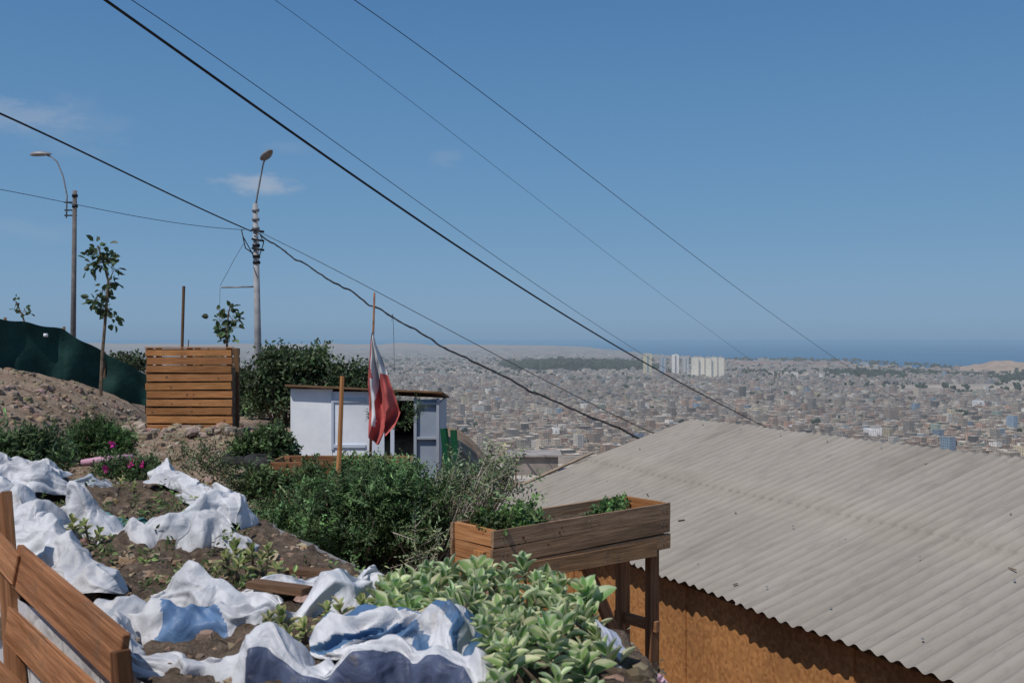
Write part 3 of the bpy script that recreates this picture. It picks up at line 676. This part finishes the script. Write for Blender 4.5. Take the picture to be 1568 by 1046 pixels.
# ---------------------------------------------------------------- rocks
n=5200; x=rng.uniform(-11,-2.2,n); y=rng.uniform(7.5,21,n); s=.010+.06*rng.random(n)**6
big=np.where((x<-5.2),1.4,1.); z=H(x,y)
lumps('gravel',np.stack([x,y,z],1),np.stack([s*big,s*big,s*.7*big],1),pal(n,(.85,.78,.70),.2),M_rock,.15)
n=120; u=rng.uniform(215,365,n); x=(u-U0)/F*16.4; y=np.full(n,16.4)+rng.normal(0,.22,n); s=rng.uniform(.04,.11,n); z=H(x,y)+rng.uniform(0,.1,n)
x=np.append(x,(np.array([205,212,195,200,188,352,360])-U0)/F*17); y=np.append(y,[17.1,17,17.2,16.8,17,16.5,16.4]); s=np.append(s,[.16,.14,.13,.12,.1,.1,.1]); z=np.append(z,H(x[-7:],y[-7:])+.1)
lumps('rocks',np.stack([x,y,z],1),np.stack([s,s,s*.75],1),pal(len(x),(1,.93,.86),.22),M_rock,.12)
# ---------------------------------------------------------------- raised bed: soil
def bl(y): return -.9-.9*(y-2.3)
def br(y): return np.interp(y,[1.9,2.6,2.9,3.3,5.6],[.42,.36,.05,-.42,-1.80])
rows=[]
for i in range(170):
    y=1.95+i*(3.75/169); r=[]
    for j in range(130):
        f=j/129; x=bl(y)+(br(y)-bl(y))*f
        z=-.785+.035*noise.noise(Vector((x*2.3,y*2.3,0)))+.03*noise.noise(Vector((x*9,y*9,4)))+.022*noise.noise(Vector((x*26,y*26,8)))
        z-=.15*max(0,.04-min(f,1-f,i/169*1.2+.1,(169-i)/169))/.04
        r.append((x,y,z))
    rows.append(r)
B=MB(); B.grid(rows); B.build('garden_bed_soil',M_soil,True)
n=900; y=rng.uniform(2.2,5.3,n); f=rng.uniform(.05,.95,n); x=bl(y)+(br(y)-bl(y))*f; s=.006+.022*rng.random(n)**3
lumps('soil_clods',np.stack([x,y,np.full(n,-.785)],1),np.stack([s,s,s*.8],1),pal(n,(.8,.7,.6),.25),M_rock,.2)
# ---------------------------------------------------------------- sacks
r2=np.random.default_rng(99)
DIRS=[(Vector(r2.normal(0,1,3)).normalized(),fr,am,r2.uniform(0,9)) for fr,am in ((2.4,.022),(3.6,.024),(5.0,.020),(6.5,.015),(8.,.009),(11.,.006),(15.,.0035),(22.,.0018))]
def tri(x): return 4*abs(x-math.floor(x+.5))-1
def crumple(q,seed):
    w=Vector((noise.noise(q*4+Vector((seed,0,0))),noise.noise(q*4+Vector((0,seed,5))),noise.noise(q*4+Vector((3,0,seed)))))*.10
    q=q+w; s=0
    for dvec,fr,am,ph in DIRS:
        g=.6+noise.noise(q*3+Vector((ph,seed,ph)))*1.4
        s+=am*tri(q.dot(dvec)*fr+ph+seed)*max(0,g)
    return s
def sack(path,w,h,seed,colf=None,drop=(0,0),name='white_sack',amp=1.0):
    pts=[P(*p) for p in path]
    out=[]; n=len(pts)
    for i in range(n-1):
        p0,p1,p2,p3=pts[max(i-1,0)],pts[i],pts[i+1],pts[min(i+2,n-1)]
        m_=max(6,int((p2-p1).length/.007))
        for q in range(m_):
            t=q/m_; out.append(.5*((2*p1)+(p2-p0)*t+(2*p0-5*p1+4*p2-p3)*t*t+(3*p1-p0-3*p2+p3)*t**3))
    out.append(pts[-1]); rows=[]; nn=len(out); K=44
    for i,p in enumerate(out):
        tg=(out[min(i+5,nn-1)]-out[max(i-5,0)]); tg.z=0; tg.normalize(); sd=Vector((tg.y,-tg.x,0))
        s=i*.007; e=min(1,min(i,nn-1-i)/10.+.2)
        wl=w*(1+.6*noise.noise(Vector((s*5,seed,1)))+.30*tri(s*5+seed+noise.noise(Vector((s*6,seed,31)))))*e
        wr=w*(1+.6*noise.noise(Vector((s*5,seed,11)))+.28*tri(s*4.3+seed*2+noise.noise(Vector((s*6,seed,35)))))*e
        hh=h*(1+.9*noise.noise(Vector((s*4.5,seed,5)))+.25*tri(s*4+seed))*e
        pk=.5+.26*noise.noise(Vector((s*3,seed,8)))
        r=[]
        for j in range(K+1):
            t=j/K
            lat=(t-.5)*(wl if t<.5 else wr)
            vert=hh*(t/pk if t<pk else (1-t)/(1-pk))**.75
            if t<.25: vert-=drop[0]*(.25-t)/.25
            if t>.75: vert-=drop[1]*(t-.75)/.25
            q=p+sd*lat+Vector((0,0,vert-.015))
            wv=noise.noise(Vector((s*4,t*2.2,seed)))
            pl=(.013*tri(s*6.0+2.2*wv+.7*t)*max(0,.5+1.2*noise.noise(Vector((s*3,seed,41))))+.003*tri(s*16+3.5*wv-1.2*t))
            dsp=(crumple(q,seed)*amp+pl)*(.45+.55*math.sin(math.pi*t))
            nv=(sd*(t-.5)*1.5+Vector((0,0,.8))).normalized()
            q=q+nv*dsp+tg*(.02*noise.noise(q*9+Vector((seed*2,3,1))))+sd*(crumple(q*1.3+Vector((5,5,5)),seed)*.6+pl*.8)
            r.append(q)
        rows.append(r)
    B=MB(); B.grid(rows,0,colf); return B.build(name,M_sack,True)
def bluepatch(lo,hi,ph=0):
    def f(i,j):
        t=(i-lo)/(hi-lo)
        if 0<=t+.2*math.sin(j*6)<=1 and j>.25+.2*math.sin(i*30): return (.20,.36,.62)
        return (1,1,1)
    return f
sack([(-25,716,4.9),(20,730,4.9),(62,745,4.8),(105,754,4.9)],.26,.09,1)
sack([(10,706,5.4),(60,716,5.4),(95,728,5.3)],.14,.06,21)
sack([(100,744,5.2),(140,740,5.3),(175,745,5.3)],.13,.05,2,lambda i,j:(.72,.78,.86))
sack([(248,728,5.5),(262,732,5.2),(295,752,5.0),(332,772,4.6),(350,790,4.2)],.15,.07,3)
sack([(85,815,4.0),(150,822,3.95),(205,826,3.9),(250,820,3.9),(300,806,4.0),(350,798,4.1),(362,806,4.0)],.19,.12,4,drop=(.04,.04))
sack([(90,793,4.25),(150,792,4.2),(230,792,4.2)],.09,.04,5,lambda i,j:(.12,.38,.37))
sack([(255,862,3.75),(300,848,3.75),(345,835,3.75),(385,846,3.6)],.14,.10,6,drop=(.03,.05))
sack([(0,775,3.9),(40,808,3.7),(80,838,3.4),(120,868,3.15),(165,889,3.0),(195,896,3.0)],.18,.08,7,drop=(.12,0))
sack([(-20,745,4.1),(10,768,3.9),(50,806,3.6)],.18,.08,8)
sack([(175,962,2.72),(230,968,2.68),(300,962,2.66),(370,958,2.68),(440,954,2.72),(500,936,2.8),(545,908,2.9),(580,884,3.05)],.16,.09,9,bluepatch(.16,.34),drop=(.02,.06))
sack([(235,925,2.85),(300,915,2.85),(360,918,2.85),(430,925,2.8)],.12,.06,19)
sack([(350,894,3.0),(420,892,3.0),(480,886,3.1),(525,882,3.2)],.07,.03,10)
sack([(195,1015,2.38),(260,1012,2.36),(330,1018,2.32),(400,1026,2.28),(470,1030,2.24),(540,1022,2.25),(620,1014,2.27),(700,1030,2.2),(745,1058,2.1)],.16,.065,11,lambda i,j:(1,1,1) if j<.66 or i<.35 else (.13,.16,.26),drop=(.0,.25))
def st12(i,j):
    v=(j*2.4+.35*math.sin(i*6)+.25)%1
    return (.13,.26,.46) if v<.42 else (1,1,1)
sack([(480,990,2.44),(540,974,2.46),(600,962,2.48),(655,962,2.46),(695,985,2.38),(710,1015,2.28)],.17,.085,12,st12)
sack([(180,915,2.9),(175,940,2.78),(172,972,2.6),(190,1005,2.45)],.13,.06,13)
sack([(915,945,2.5),(932,970,2.42),(938,1000,2.32)],.06,.03,14,lambda i,j:(.8,.84,.95),drop=(0,.2))
def skirt(xy,z0,z1,seed,colf=None):
    rows=[]; P2=[]
    for a,b in zip(xy[:-1],xy[1:]):
        L=math.hypot(b[0]-a[0],b[1]-a[1]); nseg=max(4,int(L/.02))
        for t in np.linspace(0,1,nseg,endpoint=False): P2.append((a[0]+(b[0]-a[0])*t,a[1]+(b[1]-a[1])*t))
    for z in np.linspace(z0,z1,40):
        r=[]
        for (x,y) in P2:
            d=crumple(Vector((x,y,z)),seed)*1.1
            r.append((x+d,y-d,z))
        rows.append(r)
    B=MB(); B.grid(rows,0,colf); B.build('sack_liner',M_sack,True)
skirt([(-2.5,4.2),(-1.5,2.99),(-.95,2.38),(-.8,2.2),(.35,1.98)],-.77,-1.65,1)
skirt([(.30,2.0),(.34,2.5),(.08,2.95),(-.40,3.35),(-1.6,5.3),(-2.4,5.8)],-.83,-1.65,5,lambda i,j:(.6,.6,.62))
# timber frame of the bed
B=MB()
def board(u0,v0,d0,u1,v1,d1,w,th=.02,col=None):
    a=P(u0,v0,d0);b=P(u1,v1,d1); x=(b-a).normalized(); nrm_=Vector((-.62,-.72,.1)).normalized(); z=x.cross(nrm_).normalized(); y=z.cross(x)
    B.box((a+b)/2,((b-a).length,th,w),Matrix((x,y,z)).transposed(),0,col or None,.003)
board(28,866,2.86,190,1012,2.24,.125,col=(1.1,1.0,.93))
board(14,956,2.86,150,1090,2.24,.10,col=(1.3,1.2,1.1))
board(-60,985,2.8,60,1110,2.4,.10,col=(1,.95,.9))
board(4,758,3.1,30,1150,2.80,.07,.03,(.85,.8,.75))
board(-30,812,3.05,26,872,2.82,.09,.02,(1.4,1.35,1.3))
board(184,995,2.22,196,1200,2.2,.035,.04,(.5,.45,.4))
B.build('timber_bed_frame',[M_wood_rb],bevel=.003)
B=MB()
for q in (((385,893,2.95),(470,905,2.85)),((440,872,3.2),(520,880,3.15))):
    B.beam(P(*q[0]),P(*q[1]),.05,.02)
B.build('wood_scraps',M_wood_dk)
# ---------------------------------------------------------------- succulents
m,nt,out=newmat('variegated_leaf')
tc=N(nt,'ShaderNodeTexCoord'); sp=N(nt,'ShaderNodeSeparateXYZ'); ln(nt,tc.outputs['UV'],sp.inputs[0])
e=math_(nt,'ABSOLUTE',math_(nt,'SUBTRACT',sp.outputs[0],.5)); nn_=noise_(nt,tc.outputs['Object'],45,3); e=math_(nt,'ADD',e,math_(nt,'MULTIPLY',math_(nt,'SUBTRACT',nn_,.5),.30))
tipf=math_(nt,'MULTIPLY',math_(nt,'POWER',sp.outputs[1],5),.12); e=math_(nt,'ADD',e,tipf)
a=N(nt,'ShaderNodeAttribute',attribute_name='Col')
c=ramp(nt,e,[(.16,(.22,.37,.12)),(.26,(.37,.50,.21)),(.36,(.72,.76,.47))]); c=mixc(nt,1,c,a.outputs['Color'],'MULTIPLY')
b=N(nt,'ShaderNodeBsdfPrincipled'); b.inputs['Roughness'].default_value=.5; b.inputs['Specular IOR Level'].default_value=.3; ln(nt,c,b.inputs['Base Color'])
t=N(nt,'ShaderNodeBsdfTranslucent'); ln(nt,c,t.inputs[0]); mx=N(nt,'ShaderNodeMixShader'); mx.inputs[0].default_value=.35; ln(nt,b.outputs[0],mx.inputs[1]); ln(nt,t.outputs[0],mx.inputs[2]); ln(nt,mx.outputs[0],out.inputs[0])
M_var=m
def rosettes(name,cent,size,tilt=.5,nl=15,tint=(1,1,1)):
    nU,nV=7,9; VV=[];QQ=[];CC=[];UV=[];b0=0; B=MB()
    for c,sz in zip(cent,size):
        ax=Vector((rng.normal(0,tilt*.5),rng.normal(-.12,tilt*.5),1)).normalized()
        rot=Vector((0,0,1)).rotation_difference(ax).to_matrix(); n_=int(nl*rng.uniform(.8,1.2))
        B.tube([Vector(c)-ax*sz*1.8+Vector((0,0,-.02)),Vector(c)],[.005,.004],5)
        sh=rng.uniform(.8,1.15)
        for l in range(n_):
            f=l/n_; az=l*2.39996+rng.normal(0,.2); el=math.radians(8+62*f+rng.normal(0,7)); L=sz*(1-.5*f)*rng.uniform(.8,1.12); Wd=L*rng.uniform(.50,.66)
            z0=sz*.9*(f-.6)
            us=np.linspace(0,1,nU);vs=np.linspace(0,1,nV); Ug,Vg=np.meshgrid(us,vs)
            wd=Wd*(np.sin(np.pi*np.clip(Vg,0,1)**1.15)**.75*.9+.14*(1-Vg)); wd[-1,:]=.0006
            x_=(Ug-.5)*wd; y_=L*Vg; curl=rng.uniform(.0,.5)
            z_=.9*np.abs(Ug-.5)**1.6*Wd*1.1*np.sin(np.pi*Vg*.9) - curl*L*.45*Vg**2 + .03*L*np.sin(Vg*9+l)*(Ug-.5)
            cy_,sy_=math.cos(el),math.sin(el)
            yy=y_*cy_-z_*sy_; zz=y_*sy_+z_*cy_+z0
            X_=x_*math.cos(az)-yy*math.sin(az); Y_=x_*math.sin(az)+yy*math.cos(az)
            p=np.stack([X_,Y_,zz],2).reshape(-1,3)@np.array(rot).T+np.array(c); VV.append(p)
            idx=(np.arange(nV-1)[:,None]*nU+np.arange(nU-1)[None]).ravel()
            q=np.stack([idx,idx+1,idx+nU+1,idx+nU],1); QQ.append(q+b0); b0+=nU*nV
            uvf=np.stack([Ug,Vg],2).reshape(-1,2); UV.append(uvf[q])
            k_=sh*rng.uniform(.8,1.1)*(.85+.2*f); yl=rng.uniform(.9,1.12); CC.append(np.tile(np.array([[k_*tint[0]*yl,k_*tint[1],k_*tint[2]]]),(len(q),1)))
    o=quads('leaves',np.concatenate(VV),np.concatenate(QQ),np.clip(np.concatenate(CC),0,1.3),M_var,np.concatenate(UV),True)
    group(name,[o,B.build('stems',M_bark)])
cent=[];sz=[]
tries=0
while len(cent)<88 and tries<20000:
    tries+=1
    y=rng.uniform(1.98,3.0); u=rng.uniform(570,935); x=(u-U0)/F*y
    if y<2.5 and u<735+ (2.5-y)*60: continue
    if y>2.72 and u>840: continue
    if y>2.5 and u>905: continue
    z=-.745+.05*math.sin((u-560)/390*math.pi)+rng.uniform(-.03,.03)- (.04 if u>900 else 0)
    if any((x-c[0])**2+(y-c[1])**2<.0052 for c in cent): continue
    cent.append((x,y,z)); sz.append(rng.uniform(.060,.090))
rosettes('variegated_succulent',cent,sz,tilt=.85,nl=14)
cent=[P(a,b,d) for a,b,d in ((345,862,3.25),(365,872,3.2),(385,855,3.3),(400,870,3.2),(330,885,3.1),(425,880,3.15),(410,968,2.62),(440,985,2.52),(430,960,2.66),(465,975,2.55),(520,945,2.66),(555,935,2.7),(500,950,2.68),(580,920,2.8),(600,905,2.85),(280,890,3.05),(130,812,3.8),(110,810,3.85),(185,745,4.9),(205,752,4.8),(150,826,3.75),(360,850,3.3),(410,850,3.35))]
rosettes('small_succulent',[tuple(c+Vector((0,0,.02))) for c in cent],[rng.uniform(.04,.062) for c in cent],nl=9,tint=(.85,.74,.62))
n=220; y=rng.uniform(3.0,5.2,n); f=rng.uniform(.15,.9,n); x=bl(y)+(br(y)-bl(y))*f
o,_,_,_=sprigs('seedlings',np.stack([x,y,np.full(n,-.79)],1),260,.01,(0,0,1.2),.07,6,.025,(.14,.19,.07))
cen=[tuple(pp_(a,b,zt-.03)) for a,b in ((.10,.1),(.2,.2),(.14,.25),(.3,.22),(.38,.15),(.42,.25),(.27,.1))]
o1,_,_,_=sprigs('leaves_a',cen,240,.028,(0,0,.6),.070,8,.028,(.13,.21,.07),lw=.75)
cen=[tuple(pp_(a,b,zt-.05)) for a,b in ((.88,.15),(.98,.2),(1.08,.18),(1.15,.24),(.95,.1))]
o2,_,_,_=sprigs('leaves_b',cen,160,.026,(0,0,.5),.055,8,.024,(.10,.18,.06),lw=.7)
group('planter_herbs',[o1,o2])
def patch(name,ctrs,n,spread,length,nl,lsz,col,lw=.4,bias=(0,-.1,.9),var=.35,flowers=0,fcol=(.62,.06,.30)):
    pts_=[]
    for a,b,d in ctrs: pts_.append(tuple(P(a,b,d)))
    o,b_,d_,l_=sprigs('foliage',pts_,n,spread,bias,length,nl,lsz,col,lw=lw,var=var); obs=[o]
    if flowers:
        q=rng.choice(len(b_),flowers); pos=b_[q]+d_[q]*l_[q][:,None]+np.array([0,-.03,.02]); pos=np.repeat(pos,9,0)
        obs.append(leaves('flowers',pos,rng.normal(0,1,(len(pos),3))*np.array([1,.6,1]),.04,.03,pal(len(pos),fcol,.15)))
    group(name,obs)
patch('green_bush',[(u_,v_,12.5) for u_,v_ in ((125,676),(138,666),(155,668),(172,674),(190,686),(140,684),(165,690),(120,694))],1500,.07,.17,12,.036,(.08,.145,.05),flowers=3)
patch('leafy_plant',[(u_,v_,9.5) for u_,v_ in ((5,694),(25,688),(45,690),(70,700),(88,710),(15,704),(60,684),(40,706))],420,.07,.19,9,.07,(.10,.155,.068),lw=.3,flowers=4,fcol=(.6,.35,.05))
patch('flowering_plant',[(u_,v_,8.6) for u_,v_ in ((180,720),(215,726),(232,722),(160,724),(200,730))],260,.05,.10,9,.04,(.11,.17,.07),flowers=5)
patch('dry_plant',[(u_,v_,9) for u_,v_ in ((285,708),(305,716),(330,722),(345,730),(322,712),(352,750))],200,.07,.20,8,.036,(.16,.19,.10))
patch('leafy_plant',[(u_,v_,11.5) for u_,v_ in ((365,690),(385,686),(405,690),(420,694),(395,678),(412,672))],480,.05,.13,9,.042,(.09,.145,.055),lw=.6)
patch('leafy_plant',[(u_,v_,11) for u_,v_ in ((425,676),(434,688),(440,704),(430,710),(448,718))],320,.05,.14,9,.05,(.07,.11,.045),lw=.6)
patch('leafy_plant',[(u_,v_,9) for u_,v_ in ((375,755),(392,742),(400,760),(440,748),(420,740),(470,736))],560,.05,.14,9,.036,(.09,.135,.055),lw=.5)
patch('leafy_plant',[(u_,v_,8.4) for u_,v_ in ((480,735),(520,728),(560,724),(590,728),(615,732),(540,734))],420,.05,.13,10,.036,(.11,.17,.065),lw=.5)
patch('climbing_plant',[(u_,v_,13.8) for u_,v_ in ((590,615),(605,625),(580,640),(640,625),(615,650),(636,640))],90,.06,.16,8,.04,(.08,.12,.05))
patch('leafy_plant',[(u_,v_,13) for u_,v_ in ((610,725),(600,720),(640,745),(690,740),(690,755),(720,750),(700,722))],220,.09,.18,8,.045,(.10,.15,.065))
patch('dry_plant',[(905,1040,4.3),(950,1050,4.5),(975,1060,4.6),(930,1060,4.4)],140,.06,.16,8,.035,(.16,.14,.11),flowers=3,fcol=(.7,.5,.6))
n=300; x=rng.uniform(-8,-1.5,n); y=rng.uniform(8,16,n); x=np.where(rng.random(n)<.5,x*.5-2.0,x)
o,_,_,_=sprigs('grass_tufts',np.stack([x,y,H(x,y)],1),360,.04,(0,0,1.2),.10,6,.045,(.18,.17,.09),lw=.2)
def tyre(c,R_,r_):
    B=MB(); rows=[]
    for i in range(33):
        a=2*math.pi*i/32; r=[]
        for j in range(13):
            b=2*math.pi*j/12; rr=R_+r_*math.cos(b); r.append((c[0]+rr*math.cos(a),c[1]+rr*math.sin(a),c[2]+r_*1.1*max(-.8,min(.8,math.sin(b)*1.3))))
        rows.append(r)
    B.grid(rows); o=B.build('tyre',M_rubber,True)
    B=MB(); B.tube([(c[0],c[1],c[2]-.05),(c[0],c[1],c[2]+.04)],R_-r_*.4,20); return group('tyre_planter',[o,B.build('soil',M_soil)])
for a,b,d in ((378,704,11.6),(413,706,11.2)):
    c=P(a,b,d); tyre(c,.21,.08)
B=MB(); xl,xr=-2.18,-.98; y0=9.
for i in range(3):
    z=-1.17-.11*i
    for yy in (y0,y0+.5): B.box(((xl+xr)/2,yy,z),(xr-xl,.02,.105),None,0,None,.002)
    for xx in (xl,xr): B.box((xx,y0+.25,z),(.02,.48,.105),None,0,None,.002)
for xx in (xl+.04,xr-.04):
    for yy in (y0+.03,y0+.47): B.box((xx,yy,-1.42),(.06,.06,.58),None,0)
B.box(((xl+xr)/2,y0+.25,-1.25),(xr-xl-.05,.46,.08),None,1,(.4,.4,.4))
B.build('wooden_crate',[M_wood_rb,M_soil],bevel=.003)
B=MB(); B.tube([P(125,708,10.2),P(160,704,10.2),P(205,700,10.3)],[.03,.045,.035],8,0,(.8,.45,.58)); B.build('pink_cloth',M_white,True)
# ---------------------------------------------------------------- world, sun, camera
AZ=Vector((-.64,-.77)).normalized(); EL=math.radians(56)
w=bpy.data.worlds.new('World'); scene.world=w; w.use_nodes=True; nt=w.node_tree; nt.nodes.clear()
out=nt.nodes.new('ShaderNodeOutputWorld'); bg=nt.nodes.new('ShaderNodeBackground')
sk=N(nt,'ShaderNodeTexSky'); sk.sky_type='NISHITA'; sk.sun_disc=False; sk.sun_elevation=EL; sk.sun_rotation=math.atan2(AZ.x,AZ.y)%(2*math.pi)
sk.air_density=1.0; sk.dust_density=.3; sk.ozone_density=2.0; sk.altitude=100
tc=N(nt,'ShaderNodeTexCoord'); sp=N(nt,'ShaderNodeSeparateXYZ'); ln(nt,tc.outputs['Generated'],sp.inputs[0])
grad=ramp(nt,sp.outputs[2],[(0,(.182,.300,.450)),(.018,(.200,.330,.490)),(.05,(.188,.332,.510)),(.10,(.152,.304,.497)),(.19,(.110,.258,.470)),(.32,(.072,.198,.418)),(1,(.045,.12,.30))])
gs=N(nt,'ShaderNodeVectorMath',operation='SCALE'); ln(nt,grad,gs.inputs[0]); gs.inputs['Scale'].default_value=10
fz=ramp(nt,sp.outputs[2],[(.0,.96),(.32,.88),(.6,.35),(1,.2)])
c=mixc(nt,fz,sk.outputs[0],gs.outputs[0])
for (cu,cv,sx_,sz_,am) in ((398,283,.040,.013,.60),(30,180,.055,.015,.30),(110,190,.06,.03,.10),(682,242,.022,.009,.14),(450,226,.03,.008,.10),(20,350,.08,.012,.12)):
    dv=Vector(((cu-U0)/F,1,(V0-cv)/F)).normalized()
    s1=N(nt,'ShaderNodeVectorMath',operation='SUBTRACT'); ln(nt,tc.outputs['Generated'],s1.inputs[0]); s1.inputs[1].default_value=dv
    s2=N(nt,'ShaderNodeVectorMath',operation='MULTIPLY'); ln(nt,s1.outputs[0],s2.inputs[0]); s2.inputs[1].default_value=(1/sx_,1/sx_,1/sz_)
    l=N(nt,'ShaderNodeVectorMath',operation='LENGTH'); ln(nt,s2.outputs[0],l.inputs[0])
    nf=noise_(nt,tc.outputs['Generated'],26,6,.6,(1,1,2.6))
    r_=math_(nt,'ADD',l.outputs['Value'],math_(nt,'MULTIPLY',math_(nt,'SUBTRACT',nf,.5),2.4))
    mk=N(nt,'ShaderNodeMapRange',interpolation_type='SMOOTHSTEP'); ln(nt,r_,mk.inputs[0]); mk.inputs[1].default_value=1.15; mk.inputs[2].default_value=.1; mk.inputs[3].default_value=0; mk.inputs[4].default_value=am
    c=mixc(nt,mk.outputs[0],c,(3.9,4.4,5.3))
ln(nt,c,bg.inputs[0]); bg.inputs[1].default_value=.1; ln(nt,bg.outputs[0],out.inputs[0])
sd=bpy.data.lights.new('sun','SUN'); sd.energy=3.3; sd.angle=math.radians(.5); sd.color=(1,.96,.90)
so=bpy.data.objects.new('sun',sd); scene.collection.objects.link(so)
v=Vector((AZ.x*math.cos(EL),AZ.y*math.cos(EL),math.sin(EL))); so.rotation_euler=v.to_track_quat('Z','Y').to_euler()
cam=bpy.data.cameras.new('camera'); co=bpy.data.objects.new('camera',cam); scene.collection.objects.link(co)
cam.lens=35; cam.sensor_width=36; cam.clip_end=200000; cam.clip_start=.05
co.location=(0,0,0); co.rotation_euler=(math.radians(90)-math.atan((522.7-V0)/F),0,0)
cam.dof.use_dof=True; cam.dof.focus_distance=12; cam.dof.aperture_fstop=10
scene.camera=co
scene.view_settings.view_transform='Standard'; scene.view_settings.look='None'; scene.view_settings.exposure=0
